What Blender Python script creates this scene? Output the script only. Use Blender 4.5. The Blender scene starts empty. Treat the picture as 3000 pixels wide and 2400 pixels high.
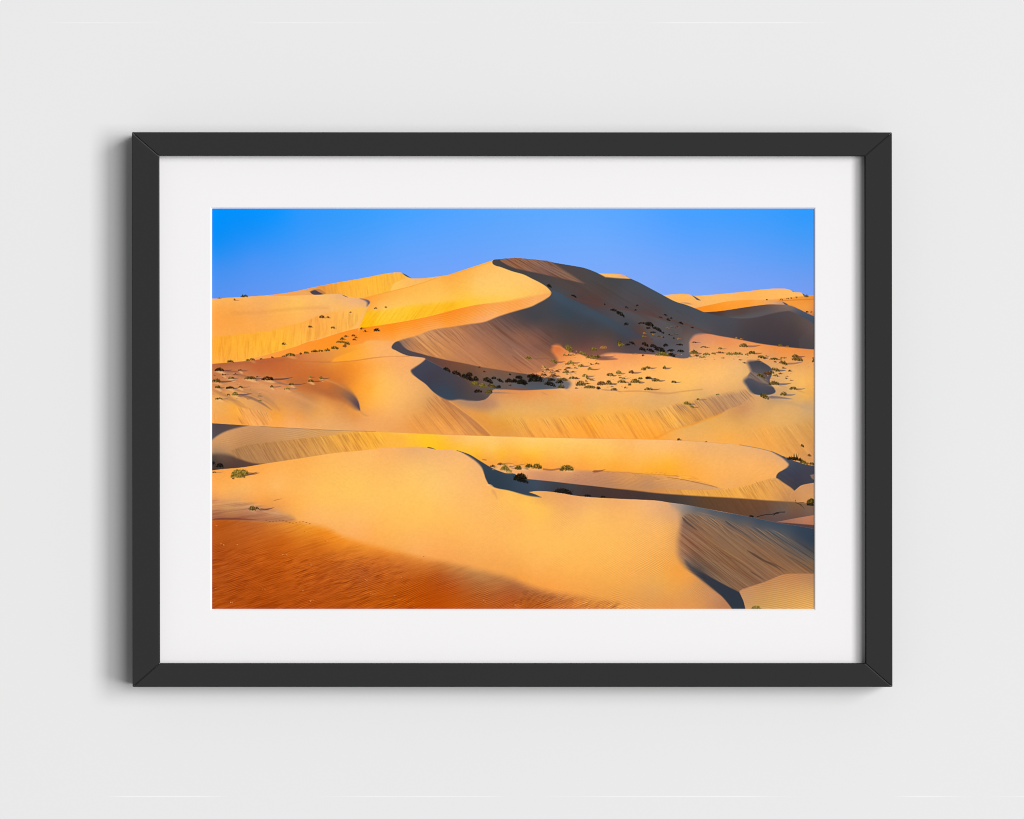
import bpy, math, re
import numpy as np

C = bpy.context.scene
# ------------------------------------------------------------------ camera, world, lamps, exposure
U = 0.00036                   # metres per picture unit (the photograph is 3000 x 2400 of them)
CX, CY = 1500.0, 1200.0
D_FRONT = 121.0 * U            # front face of the frame above the wall
D_MAT = 83.0 * U              # front face of the mat
D_PRINT = 77.5 * U            # the print, behind the mat's bevelled window
Z_CAM = D_FRONT + 13000 * U   # camera distance from the wall

def at(px, py, z):
    """the point at depth z above the wall for a place measured on the frame's front"""
    k = (Z_CAM - z) / (Z_CAM - D_FRONT) * U
    return ((px - CX) * k, (CY - py) * k, z)

cam_d = bpy.data.cameras.new('camera'); cam = bpy.data.objects.new('camera', cam_d)
C.collection.objects.link(cam); C.camera = cam
cam.location = (0, 0, Z_CAM); cam.rotation_euler = (0, 0, 0)
cam_d.sensor_fit = 'HORIZONTAL'; cam_d.sensor_width = 36.0
cam_d.lens = 36.0 * (Z_CAM - D_FRONT) / (3000 * U)
cam_d.clip_start = 0.05; cam_d.clip_end = 500

w = bpy.data.worlds.new('World'); C.world = w; w.use_nodes = True
bg = w.node_tree.nodes['Background']; bg.inputs[0].default_value = (1, 1, 1, 1); bg.inputs[1].default_value = 0.19

def lamp(name, tx, ty, dist, w_, h_, irr):
    """rectangular lamp far off in the direction (tan x, tan y) from the wall's normal, aimed at the picture"""
    from mathutils import Vector, Matrix
    d = Vector((tx, ty, 1.0)).normalized()
    L = bpy.data.lights.new(name, 'AREA'); L.shape = 'RECTANGLE'; L.size = w_; L.size_y = h_
    # irradiance on the wall = power / (pi * dist^2) * cos
    L.energy = irr * math.pi * dist * dist / d.z * math.pi
    o = bpy.data.objects.new(name, L); C.collection.objects.link(o)
    o.location = d * dist
    x = Vector((0, 1, 0)).cross(d).normalized(); y = d.cross(x)
    o.rotation_euler = Matrix((x, y, d)).transposed().to_euler()
    return o
lamp('key_lamp', 0.86, 0.12, 70.0, 20.0, 44.0, 0.575)
lamp('fill_lamp', 0.38, 0.10, 70.0, 24.0, 26.0, 0.368)
E_TOT = 1.06                  # what a white card would show on the wall, linear

C.view_settings.view_transform = 'Standard'; C.view_settings.look = 'None'
C.view_settings.exposure = 0.0; C.view_settings.gamma = 1.0; C.view_settings.use_curve_mapping = False
C.cycles.use_denoising = True
C.cycles.max_bounces = 6
C.cycles.filter_width = 1.0

# ------------------------------------------------------------------ helpers
def s2l(v):
    v = np.asarray(v, float) / 255.0
    return np.where(v <= 0.04045, v / 12.92, ((v + 0.055) / 1.055) ** 2.4)

def base(rgb):
    return tuple(np.clip(s2l(rgb) / E_TOT, 0, 1)) + (1.0,)

def material(name, color, rough=0.9, spec=0.0, bump=None, mottle=0.0, mscale=40.0):
    m = bpy.data.materials.new(name); m.use_nodes = True
    nt = m.node_tree; b = nt.nodes['Principled BSDF']
    b.inputs['Base Color'].default_value = color
    b.inputs['Roughness'].default_value = rough
    b.inputs['Specular IOR Level'].default_value = spec
    tc = nt.nodes.new('ShaderNodeTexCoord')
    if mottle:
        n = nt.nodes.new('ShaderNodeTexNoise'); n.inputs['Scale'].default_value = mscale; n.inputs['Detail'].default_value = 5
        nt.links.new(tc.outputs['Object'], n.inputs['Vector'])
        mx = nt.nodes.new('ShaderNodeMix'); mx.data_type = 'RGBA'
        mx.inputs[6].default_value = tuple(c * (1 - mottle) for c in color[:3]) + (1,)
        mx.inputs[7].default_value = tuple(c * (1 + mottle) for c in color[:3]) + (1,)
        nt.links.new(n.outputs['Fac'], mx.inputs[0]); nt.links.new(mx.outputs[2], b.inputs['Base Color'])
    if bump:
        n2 = nt.nodes.new('ShaderNodeTexNoise'); n2.inputs['Scale'].default_value = bump[0]; n2.inputs['Detail'].default_value = 4
        nt.links.new(tc.outputs['Object'], n2.inputs['Vector'])
        bp = nt.nodes.new('ShaderNodeBump'); bp.inputs['Strength'].default_value = bump[1]; bp.inputs['Distance'].default_value = 0.0005
        nt.links.new(n2.outputs['Fac'], bp.inputs['Height']); nt.links.new(bp.outputs['Normal'], b.inputs['Normal'])
    return m

def mesh_obj(name, verts, faces, mat, parent=None):
    me = bpy.data.meshes.new(name); me.from_pydata(verts, [], faces); me.update()
    me.materials.append(mat)
    o = bpy.data.objects.new(name, me); C.collection.objects.link(o)
    if parent: o.parent = parent
    return o

# ------------------------------------------------------------------ the wall (structure)
wall_m = material('wall_paint', base((233, 233, 233)), 0.95, 0.0, mottle=0.006, mscale=3.0)
# two hairline joints in the plaster where filler has dried whiter
nt = wall_m.node_tree; bs = nt.nodes['Principled BSDF']; src = bs.inputs['Base Color'].links[0].from_socket
tc = [n for n in nt.nodes if n.type == 'TEX_COORD'][0]
sx = nt.nodes.new('ShaderNodeSeparateXYZ'); nt.links.new(tc.outputs['Object'], sx.inputs[0])
def math_node(op, a, b=None):
    n = nt.nodes.new('ShaderNodeMath'); n.operation = op
    for i, v in enumerate((a, b)):
        if v is None: continue
        if isinstance(v, (int, float)): n.inputs[i].default_value = v
        else: nt.links.new(v, n.inputs[i])
    return n.outputs[0]
fac = None
for y, seed in ((at(0, 67, 0)[1], 3.0), (at(0, 2334, 0)[1], 9.0)):
    d = math_node('ABSOLUTE', math_node('SUBTRACT', sx.outputs[1], y))
    line = math_node('LESS_THAN', d, 1.1 * U)
    nz = nt.nodes.new('ShaderNodeTexNoise'); nz.noise_dimensions = '1D'; nz.inputs['Scale'].default_value = 4.2; nz.inputs['Detail'].default_value = 2
    nt.links.new(math_node('ADD', sx.outputs[0], seed), nz.inputs['W'])
    g = nt.nodes.new('ShaderNodeMapRange'); nt.links.new(nz.outputs['Fac'], g.inputs['Value'])
    g.inputs['From Min'].default_value = 0.46; g.inputs['From Max'].default_value = 0.62
    f = math_node('MULTIPLY', line, g.outputs['Result'])
    fac = f if fac is None else math_node('MAXIMUM', fac, f)
mx = nt.nodes.new('ShaderNodeMix'); mx.data_type = 'RGBA'
nt.links.new(fac, mx.inputs[0]); nt.links.new(src, mx.inputs[6]); mx.inputs[7].default_value = base((246, 246, 246))
nt.links.new(mx.outputs[2], bs.inputs['Base Color'])
W = 2.6
wall = mesh_obj('wall', [(-W, -W, 0), (W, -W, 0), (W, W, 0), (-W, W, 0)], [(0, 1, 2, 3)], wall_m)
wall['kind'] = 'structure'

# ------------------------------------------------------------------ the framed picture
pic = bpy.data.objects.new('framed_picture', None); C.collection.objects.link(pic)
pic['label'] = 'black framed colour print of sunlit desert dunes with a white mat on pale wall'
pic['category'] = 'framed picture'

OUT = [(386.6, 387.6), (2612.8, 388.2), (2614.6, 2012.8), (388.4, 2012.8)]    # TL TR BR BL of the frame's front
INN = [(464.2, 455.0), (2535.2, 456.2), (2537.2, 1945.0), (466.2, 1945.0)]

def L3(a, b, t): return (a[0] + (b[0] - a[0]) * t, a[1] + (b[1] - a[1]) * t)

frame_m = material('black_frame', base((49, 49, 49)), 0.75, 0.05, bump=(900, 0.05))
edge_m = material('worn_mitre_edge', base((78, 78, 78)), 0.6, 0.1)      # up-facing chamfer of each mitre, highlight painted in as a paler colour
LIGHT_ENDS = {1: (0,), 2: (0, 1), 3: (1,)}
def rail(i):
    """one moulding rail between two mitred corners, its long edges eased and its mitred ends chamfered"""
    a, b = OUT[i], OUT[(i + 1) % 4]; c, d = INN[(i + 1) % 4], INN[i]
    # inward direction across the rail and along it
    def off(p, q, r, s, e, m):
        # the quad inset: e from the long edges, m from the mitres
        lx = math.hypot(q[0] - p[0], q[1] - p[1]); wd = math.hypot(s[0] - p[0], s[1] - p[1])
        return e / wd, m / lx
    along = ((b[0] - a[0]), (b[1] - a[1])); la = math.hypot(*along); along = (along[0] / la, along[1] / la)
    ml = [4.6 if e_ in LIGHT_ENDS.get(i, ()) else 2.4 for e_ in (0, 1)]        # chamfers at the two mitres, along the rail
    e = 1.3        # eased long edge
    def p(t, side, inset_m):  # t: 0 outer .. 1 inner ; side 0 start / 1 end
        q = L3(a, d, t) if side == 0 else L3(b, c, t)
        sgn = 1 if side == 0 else -1
        return (q[0] + along[0] * inset_m * sgn, q[1] + along[1] * inset_m * sgn)
    wd = math.hypot(INN[i][0] - a[0], INN[i][1] - a[1]); te = e / wd * 1.4
    V = []; F = []
    zt = D_FRONT; zb = D_FRONT - 1.2 * U; zc = D_FRONT - 5.0 * U; z0 = 3 * U; zi = D_MAT - 8 * U
    def add(pt, z): V.append(at(pt[0], pt[1], z) if z > zc - 1e-9 else (at(pt[0], pt[1], D_FRONT)[0], at(pt[0], pt[1], D_FRONT)[1], z)); return len(V) - 1
    # rings across the section, for each end: outer bottom, outer top, eased, ..., inner eased, inner top, inner bottom
    prof = [(0, z0), (0, zb), (te, zt), (1 - te, zt), (1, zb), (1, zi)]
    S = [add(p(t, 0, ml[0] if z >= zb - 1e-9 else 0.0), z) for t, z in prof]
    E = [add(p(t, 1, ml[1] if z >= zb - 1e-9 else 0.0), z) for t, z in prof]
    for k in range(5): F.append((S[k], E[k], E[k + 1], S[k + 1]))
    # chamfers down into the mitre joint
    S2 = [add(p(t, 0, 0.15), zc - (0 if 0 < t < 1 else 0.2 * U)) for t, z in prof[1:5]]
    E2 = [add(p(t, 1, 0.15), zc - (0 if 0 < t < 1 else 0.2 * U)) for t, z in prof[1:5]]
    for k in range(3):
        F.append((S[k + 1], S[k + 2], S2[k + 1], S2[k]))
        F.append((E[k + 2], E[k + 1], E2[k], E2[k + 1]))
    # back face
    F.append((S[5], E[5], E[0], S[0]))
    o = mesh_obj('frame_rail', V, F, frame_m, pic)
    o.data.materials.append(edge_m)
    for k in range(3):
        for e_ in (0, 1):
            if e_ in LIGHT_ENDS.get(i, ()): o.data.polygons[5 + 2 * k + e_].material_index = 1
    import bmesh
    bm = bmesh.new(); bm.from_mesh(o.data); bmesh.ops.recalc_face_normals(bm, faces=bm.faces); bm.to_mesh(o.data); bm.free()
    return o
for i in range(4): rail(i)

# backing board that closes the frame from behind
bk = [L3(OUT[i], INN[i], 0.25) for i in range(4)]
V = [(at(x, y, D_FRONT)[0], at(x, y, D_FRONT)[1], z) for z in (4 * U, 45 * U) for x, y in bk]
back_m = material('backing_card', (0.30, 0.22, 0.14, 1), 0.9, mottle=0.1)
mesh_obj('backing_board', V, [(0, 1, 2, 3), (7, 6, 5, 4), (0, 4, 5, 1), (1, 5, 6, 2), (2, 6, 7, 3), (3, 7, 4, 0)], back_m, pic)

# mat with a bevel-cut window
mat_m = material('mat_board', base((243, 241, 242)), 0.95, bump=(2600, 0.05))
core_m = material('mat_core', (0.93, 0.93, 0.92, 1), 0.95)
MO = [L3(OUT[i], INN[i], 0.8) for i in range(4)]
WT = [(616.4, 608.0), (2388.6, 608.0), (2388.6, 1788.6), (616.4, 1788.6)]     # top of the bevel
WB = [(621.2, 611.8), (2385.0, 611.8), (2385.0, 1784.0), (621.2, 1784.0)]     # foot of the bevel
V = [at(x, y, D_MAT) for x, y in MO] + [at(x, y, D_MAT) for x, y in WT]
o = mesh_obj('mat_board', V + [(v[0], v[1], D_MAT - 5.5 * U) for v in V[:4]],
             [(0, 4, 5, 1), (1, 5, 6, 2), (2, 6, 7, 3), (3, 7, 4, 0), (0, 1, 9, 8), (1, 2, 10, 9), (2, 3, 11, 10), (3, 0, 8, 11)], mat_m, pic)
V = [at(x, y, D_MAT) for x, y in WT] + [at(x, y, D_PRINT + 0.3 * U) for x, y in WB]
bev = mesh_obj('window_bevel', V, [(0, 4, 5, 1), (1, 5, 6, 2), (2, 6, 7, 3), (3, 7, 4, 0)], core_m, o)

# ------------------------------------------------------------------ the print
# ---- the flat photographic print: its printed picture as one colour per mesh vertex ----
PX0, PX1, PY0, PY1 = 621.0, 2385.5, 611.5, 1784.5      # extent of the printed picture (picture units)
PITCH = 1.4
GW = int(round((PX1 - PX0) / PITCH)) + 1
GH = int(round((PY1 - PY0) / PITCH)) + 1
gx = np.linspace(PX0, PX1, GW); gy = np.linspace(PY0, PY1, GH)
GX, GY = np.meshgrid(gx, gy)
DX = gx[1] - gx[0]; DY = gy[1] - gy[0]
IMG = np.zeros((GH, GW, 3)) + 200.0
TO = {'A': 600, 'B': 1050, 'C': 1500, 'D': 1900}
TR = {'1': 600, '2': 1000, '3': 1400}
TS = 4.312
rng = np.random.default_rng(7)
NT = np.random.default_rng(3).random((512, 512))

def conv(tile, x, y):
    return TO[tile[0]] + x / TS, TR[tile[1]] + y / TS

def noise(u, v, seed=0):
    u = u + seed * 37.17; v = v + seed * 91.7
    iu = np.floor(u).astype(int); iv = np.floor(v).astype(int)
    fu = u - iu; fv = v - iv
    fu = fu * fu * (3 - 2 * fu); fv = fv * fv * (3 - 2 * fv)
    a = NT[iu & 511, iv & 511]; b = NT[(iu + 1) & 511, iv & 511]
    c = NT[iu & 511, (iv + 1) & 511]; d = NT[(iu + 1) & 511, (iv + 1) & 511]
    return (a * (1 - fu) + b * fu) * (1 - fv) + (c * (1 - fu) + d * fu) * fv - 0.5

def pts(s, soft=0.8):
    out = []; tile = None
    for t in s.split():
        if re.fullmatch('[A-D][1-3]', t): tile = t; continue
        if t[0] == 's': soft = float(t[1:]); continue
        sharp = t.endswith('!'); t = t.rstrip('!')
        x, y = t.split(',')
        x, y = conv(tile, float(x), float(y))
        out.append((x, y, soft, sharp))
    return out

def smooth(P, closed=True, n=5):
    N = len(P); out = []
    rngi = range(N if closed else N - 1)
    for i in rngi:
        p1 = P[i]; p2 = P[(i + 1) % N]
        p0 = P[(i - 1) % N] if (closed or i > 0) else p1
        p3 = P[(i + 2) % N] if (closed or i + 2 < N) else p2
        L = math.hypot(p2[0] - p1[0], p2[1] - p1[1])
        def tan(a, b, c, sharp):
            if sharp: return (0.0, 0.0)
            la = math.hypot(b[0]-a[0], b[1]-a[1]) + 1e-6; lc = math.hypot(c[0]-b[0], c[1]-b[1]) + 1e-6
            tx = (b[0]-a[0]) / la + (c[0]-b[0]) / lc; ty = (b[1]-a[1]) / la + (c[1]-b[1]) / lc
            m = math.hypot(tx, ty)
            if m < 0.9: return (0.0, 0.0)
            return (tx / m, ty / m)
        t1 = tan(p0, p1, p2, p1[3]); t2 = tan(p1, p2, p3, p2[3])
        for k in range(n):
            t = k / n
            h00 = 2*t**3 - 3*t*t + 1; h10 = t**3 - 2*t*t + t; h01 = -2*t**3 + 3*t*t; h11 = t**3 - t*t
            out.append((h00*p1[0] + h10*L*t1[0] + h01*p2[0] + h11*L*t2[0],
                        h00*p1[1] + h10*L*t1[1] + h01*p2[1] + h11*L*t2[1],
                        p1[2] * (1 - t) + p2[2] * t))
    if not closed: out.append(P[-1][:3])
    return out

def mask(poly):
    if isinstance(poly, str): poly = pts(poly)
    S = smooth(poly)
    cr = np.zeros((GH, GW + 1), int)
    n = len(S)
    D = np.full((GH, GW), 1e9); SO = np.ones((GH, GW))
    for i in range(n):
        x1, y1, s1 = S[i]; x2, y2, s2 = S[(i + 1) % n]
        lo, hi = (y1, y2) if y1 < y2 else (y2, y1)
        r0 = int(math.ceil((lo - PY0) / DY)); r1 = int(math.ceil((hi - PY0) / DY))
        r0 = max(r0, 0); r1 = min(r1, GH)
        if r1 > r0 and abs(y2 - y1) > 1e-9:
            yy = PY0 + np.arange(r0, r1) * DY
            xx = x1 + (yy - y1) / (y2 - y1) * (x2 - x1)
            cc = np.clip(np.ceil((xx - PX0) / DX), 0, GW).astype(int)
            cr[np.arange(r0, r1), cc] += 1
        m = max(s1, s2, 1.0) * 1.0 + 1.5
        c0 = max(int((min(x1, x2) - m - PX0) / DX), 0); c1 = min(int((max(x1, x2) + m - PX0) / DX) + 2, GW)
        q0 = max(int((lo - m - PY0) / DY), 0); q1 = min(int((hi + m - PY0) / DY) + 2, GH)
        if c1 <= c0 or q1 <= q0: continue
        ax = GX[q0:q1, c0:c1] - x1; ay = GY[q0:q1, c0:c1] - y1
        dx = x2 - x1; dy = y2 - y1; L2 = dx*dx + dy*dy + 1e-9
        t = np.clip((ax*dx + ay*dy) / L2, 0, 1)
        d = np.hypot(ax - t*dx, ay - t*dy)
        so = s1 + (s2 - s1) * t
        sub = D[q0:q1, c0:c1]; w = d < sub
        sub[w] = d[w]; SO[q0:q1, c0:c1][w] = so[w]
    ins = (np.cumsum(cr[:, :GW], axis=1) % 2) == 1
    SO = np.maximum(SO, 0.8)
    sd = np.where(ins, D, -D) / SO
    a = np.clip(0.5 + 0.5 * sd, 0, 1)
    return a * a * (3 - 2 * a)

def samples(s):
    out = []; tile = None
    for t in s.split():
        if re.fullmatch('[A-D][1-3]', t): tile = t; continue
        x, y, h = t.split(',')
        x, y = conv(tile, float(x), float(y))
        out.append((x, y, int(h[0:2], 16), int(h[2:4], 16), int(h[4:6], 16)))
    return np.array(out, float)

def field(S, c=22.0):
    c = min(c, 30) * 0.6
    if isinstance(S, str): S = samples(S)
    if len(S) == 1: return np.zeros((GH, GW, 3)) + S[0, 2:]
    P = S[:, :2]; V = S[:, 2:]
    n = len(P)
    r = np.sqrt(((P[:, None] - P[None])**2).sum(-1) + c*c)
    A = np.zeros((n + 1, n + 1)); A[:n, :n] = -r + 0.0; A[n, :n] = 1; A[:n, n] = 1
    A[:n, :n] += np.eye(n) * 11.0
    B = np.zeros((n + 1, 3)); B[:n] = V
    W = np.linalg.solve(A, B)
    st = 5
    cx = np.linspace(PX0, PX1, GW // st + 2); cy = np.linspace(PY0, PY1, GH // st + 2)
    CX, CY = np.meshgrid(cx, cy)
    F = np.zeros(CX.shape + (3,)) + W[n]
    for i in range(n):
        F += -np.sqrt((CX - P[i, 0])**2 + (CY - P[i, 1])**2 + c*c)[..., None] * W[i]
    F = np.clip(F, V.min(0) - 5, V.max(0) + 5)
    u = (gx - PX0) / (cx[1] - cx[0]); iu = np.minimum(u.astype(int), len(cx) - 2); fu = (u - iu)[None, :, None]
    v = (gy - PY0) / (cy[1] - cy[0]); iv = np.minimum(v.astype(int), len(cy) - 2); fv = (v - iv)[:, None, None]
    T = F[iv]; B2 = F[iv + 1]; R = T * (1 - fv) + B2 * fv
    return R[:, iu] * (1 - fu) + R[:, iu + 1] * fu

def region(poly, smp, c=22.0, k=1.0):
    a = mask(poly)[..., None] * k
    IMG[:] = IMG * (1 - a) + field(smp, c) * a

def flat(poly, h, k=1.0):
    a = mask(poly)[..., None] * k
    IMG[:] = IMG * (1 - a) + np.array([int(h[i:i+2], 16) for i in (0, 2, 4)], float) * a

def uv(ang, bend=0.0, ox=1500, oy=1200):
    # ang: direction of the streaks in degrees, clockwise from +x on the print
    a = math.radians(ang); cx, sx = math.cos(a), math.sin(a)
    v = (GX - ox) * cx + (GY - oy) * sx
    u = -(GX - ox) * sx + (GY - oy) * cx
    return u + bend * v * v, v

def streaks(poly, ang, width, length, amp, seed=1, bend=0.0, ox=1500, oy=1200, ridged=False, tint=(0.82, 1.05, 1.05)):
    m = mask(poly) if isinstance(poly, str) else poly
    u, v = uv(ang, bend, ox, oy); width = width * 0.78
    u = u + 1.5 * width * noise(u / (width * 9), v / (length * 1.2), seed + 5)
    n = 0.6 * noise(u / width, v / length, seed) + 0.45 * noise(u / (width * 0.5), v / (length * 0.6), seed + 1) + 0.5 * noise(u / (width * 2.6), v / (length * 1.7), seed + 2)
    if ridged: n = np.sign(n) * np.abs(n)**0.8 * 0.9
    n = n * (0.75 + 0.9 * (noise(u / (width * 8), v / (length * 1.5), seed + 3) + 0.3))
    n = np.where(n > 0, n * 0.6, n * 1.05)
    f = np.clip(n * amp * 0.62 * m, -0.7, 0.4)[..., None]
    IMG[:] = np.clip(IMG * (1 + f * np.array(tint)), 0, 255)

def ripples(poly, ang, wave, amp, seed=1, bend=0.0, warp=1.0, ox=1500, oy=1200, patch=60.0):
    m = mask(poly) if isinstance(poly, str) else poly
    u, v = uv(ang, bend, ox, oy)
    ph = u / wave + warp * (1.4 * noise(u / (wave * 9), v / (wave * 14), seed) + 0.6 * noise(u / (wave * 3), v / (wave * 6), seed + 1))
    s = np.sin(ph * 2 * math.pi)
    s = np.where(s < 0, s * 1.2, s * 0.8)
    g = np.clip(0.6 + 1.6 * noise(GX / patch, GY / patch, seed + 2), 0.1, 1.3)
    f = (s * amp * m * g)[..., None]
    IMG[:] = np.clip(IMG * (1 + f * np.array([0.9, 1.1, 1.05])), 0, 255)

def stroke(s, w, h, k=0.8, soft=1.0, taper=True):
    P = pts(s) if isinstance(s, str) else s
    S = smooth(P, closed=False, n=5)
    col = np.array([int(h[i:i+2], 16) for i in (0, 2, 4)], float)
    n = len(S)
    xs = [q[0] for q in S]; ys = [q[1] for q in S]; m = w + soft + 2
    c0 = max(int((min(xs) - m - PX0) / DX), 0); c1 = min(int((max(xs) + m - PX0) / DX) + 2, GW)
    q0 = max(int((min(ys) - m - PY0) / DY), 0); q1 = min(int((max(ys) + m - PY0) / DY) + 2, GH)
    if c1 <= c0 or q1 <= q0: return
    X = GX[q0:q1, c0:c1]; Y = GY[q0:q1, c0:c1]; A = np.zeros(X.shape)
    for i in range(n - 1):
        x1, y1, _ = S[i]; x2, y2, _ = S[i + 1]
        dx = x2 - x1; dy = y2 - y1; L2 = dx*dx + dy*dy + 1e-9
        t = np.clip(((X - x1)*dx + (Y - y1)*dy) / L2, 0, 1)
        d = np.hypot(X - x1 - t*dx, Y - y1 - t*dy)
        tt = (i + t) / (n - 1)
        ww = w * 0.5 * ((1 - tt**2) * np.minimum(1, 5 * tt + 0.3) if taper else 1.0)
        A = np.maximum(A, np.clip((ww - d) / soft + 0.5, 0, 1) * np.clip(ww * 1.6, 0, 1))
    A = (A * k)[..., None]
    IMG[q0:q1, c0:c1] = IMG[q0:q1, c0:c1] * (1 - A) + col * A

def dab(x, y, rx, ry, col, k):
    c0 = max(int((x - rx*1.6 - PX0) / DX), 0); c1 = min(int((x + rx*1.6 - PX0) / DX) + 2, GW)
    q0 = max(int((y - ry*1.6 - PY0) / DY), 0); q1 = min(int((y + ry*1.6 - PY0) / DY) + 2, GH)
    if c1 <= c0 or q1 <= q0: return
    d = ((GX[q0:q1, c0:c1] - x) / rx)**2 + ((GY[q0:q1, c0:c1] - y) / ry)**2
    a = (np.exp(-d * 1.2) * k)[..., None]
    IMG[q0:q1, c0:c1] = IMG[q0:q1, c0:c1] * (1 - a) + np.array(col, float) * a

TONES = {'g': ((44, 42, 20), (92, 82, 32), (150, 122, 54)), 'd': ((10, 14, 18), (22, 28, 24), (40, 44, 32)),
         'y': ((74, 70, 26), (124, 110, 42), (172, 146, 66)), 'b': ((60, 40, 26), (92, 62, 34), (140, 96, 52)),
         'f': ((150, 100, 44), (176, 120, 54), (200, 140, 70))}

def bush(tile, cx, cy, w, h, tone='g', shadow=0.0, shade='5a4450', mound=0.0, tilt=0.0):
    # cx, cy: middle of the foot; w, h: width and height; shadow: length of the shadow it throws to the right
    x, y = conv(tile, cx, cy); w /= TS; h *= 1.3 / TS; shadow /= TS
    if mound:
        for q in range(5):
            dab(x - w*0.12 + q * w*0.14, y + 1.6 + q * 1.5, w*(0.5 - 0.05*q), 2.2, (240, 184, 122), mound * 0.6)
        stroke([(x + w*0.45, y + 1, 1, False), (x + w*0.9, y + 5, 1, False), (x + w*1.5, y + 11, 1, False)], 4.5, 'b0765a', 0.45 * mound, 3)
    if shadow:
        stroke([(x + w*0.3, y - h*0.1, 1, False), (x + w*0.5 + shadow*0.5, y - shadow*0.05, 1, False), (x + w*0.5 + shadow, y - shadow*0.14, 1, False)],
               max(h*0.45, 2.4), shade, 0.75, 1.5)
    T = TONES[tone]
    n = max(int(w * h * 0.30), 6)
    for i in range(n):
        a = rng.uniform(0, math.pi); r = math.sqrt(rng.uniform(0, 1))
        px = x + math.cos(a) * r * w * 0.5; t = math.sin(a) * r
        py = y - t * h * 0.75 + tilt * (px - x) + rng.normal(0, 0.5)
        lit = rng.random() < 0.25 + 0.3 * t - 0.25 * math.cos(a)
        c = T[2] if lit and rng.random() < 0.5 else (T[1] if rng.random() < 0.45 else T[0])
        dab(px, py, rng.uniform(0.9, 1.9), rng.uniform(0.9, 1.7), c, 0.62)
    for i in range(int(w / 2.2)):
        px = x + rng.uniform(-0.5, 0.5) * w; hh = h * rng.uniform(0.7, 1.25) * math.sqrt(max(1 - ((px - x) / (w*0.55))**2, 0.05))
        lean = (px - x) * 0.25
        base = y + tilt * (px - x)
        stroke([(px, base, 1, False), (px + lean, base - hh, 1, False)], 1.6, '%02x%02x%02x' % T[int(rng.random() < 0.5)], 0.4, 1.0)

def bushes(s):
    tile = None
    for t in s.split():
        if re.fullmatch('[A-D][1-3]', t): tile = t; continue
        q = t.split(',')
        bush(tile, float(q[0]), float(q[1]), float(q[2]), float(q[3]), q[4] if len(q) > 4 else 'g',
             float(q[5]) if len(q) > 5 else 0.0, q[6] if len(q) > 6 and q[6] else '6a4a48',
             float(q[7]) if len(q) > 7 else 0.0, float(q[8]) if len(q) > 8 else 0.0)

def tracks(line, ang, l0, l1, n, dark, light, w=1.8, k=0.5, curl=0.0):
    # small sand slides: a thin dark groove with a lit lip beside it, starting along a crest line
    S = smooth(pts(line), closed=False, n=8)
    for i in range(n):
        t = rng.random() * (len(S) - 1.001); j = int(t); f = t - j
        x = S[j][0] * (1 - f) + S[j + 1][0] * f + rng.normal(0, 1.5); y = S[j][1] * (1 - f) + S[j + 1][1] * f + rng.normal(0, 2.5)
        a = math.radians(ang + rng.normal(0, 4)); L = rng.uniform(l0, l1); q = curl * L
        P = [(x + math.cos(a) * L * u + q * u * u, y + math.sin(a) * L * u, 1, False) for u in (0, 0.5, 1.0)]
        kk = k * rng.uniform(0.4, 1.0); ww = w * rng.uniform(0.7, 1.5)
        stroke(P, ww, dark, kk, 1.2)
        stroke([(p[0] + ww * 0.9, p[1] - ww * 0.5, 1, False) for p in P], ww * 0.9, light, kk * 0.7, 1.2)
# ---------- sky ----------
IMG[:] = field('A1 100,60,0090fa 900,60,0a94fd 600,300,148ff8 1200,60,2a96fb 1600,300,3c9af8 100,450,0a8cf4 100,800,3f90f0 600,700,4893f4 100,1150,5592ee 900,1000,5c98f3 1500,800,5f9df7 '
  'B1 50,60,369cfb 500,100,42a0fd 1000,100,4da2ff 2000,100,5aa6fb 500,500,5ca2fa 1000,800,6ea3f8 700,880,6fa2f8 1500,600,69a4f9 '
  'C1 500,100,5ca7fe 1000,400,6aa9fc 600,650,72a8fa 1300,800,78a8f8 2000,100,4b9fff 1800,900,7aa6f6 '
  'D1 500,300,509ffc 1000,100,409dfc 2000,100,2e98fa 2050,500,4a9af4 1000,700,69a0f6 1500,900,6e9ff4 600,1100,7ca6f4 2050,1000,6f9bee 200,1100,7aa5f5', 60)
# ---------- far dunes on the right ----------
region('D1 150,1130! 190,1142 300,1133 480,1130 540,1142 580,1155! 900,1130 1200,1100 1500,1066 1720,1062 1780,1075 1840,1103 1900,1108 1940,1118 1975,1142 2120,1142! 2120,1500! 150,1500!',
  'D1 300,1150,fcb864 480,1160,fbb860 800,1170,fdba60 1600,1090,feb961 1900,1130,fdba62 600,1260,f6b068 1100,1200,fdb560 1300,1190,fdb157 400,1220,fdb258')
flat('D1 540,1142! 590,1165 665,1212! 610,1203 585,1182', '5d5a66')
flat('D1 1800,1082! 1845,1103! 1820,1100', '8a6f60'); flat('D1 1940,1118! 1978,1143 2000,1160 1965,1160', '5f5a64')
region('D1 s2 400,1238! 500,1240 550,1262! 500,1258', 'D1 450,1245,c08d70')
region('D1 s3 1480,1205! 1650,1190 1750,1178 1870,1165 1960,1155 2120,1142! 2120,1430! 1400,1430! 1400,1215!',
  'D1 1550,1210,f9a23f 2000,1175,e58a35 1900,1190,ee9238 2000,1280,ee9840 1900,1250,f39a3e 2050,1330,f0a050 2060,1400,b5623a 1990,1350,f2a04a')
stroke('D1 1650,1216 1850,1205 2100,1195', 3, 'c9742e', 0.6, 2, False)
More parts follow.
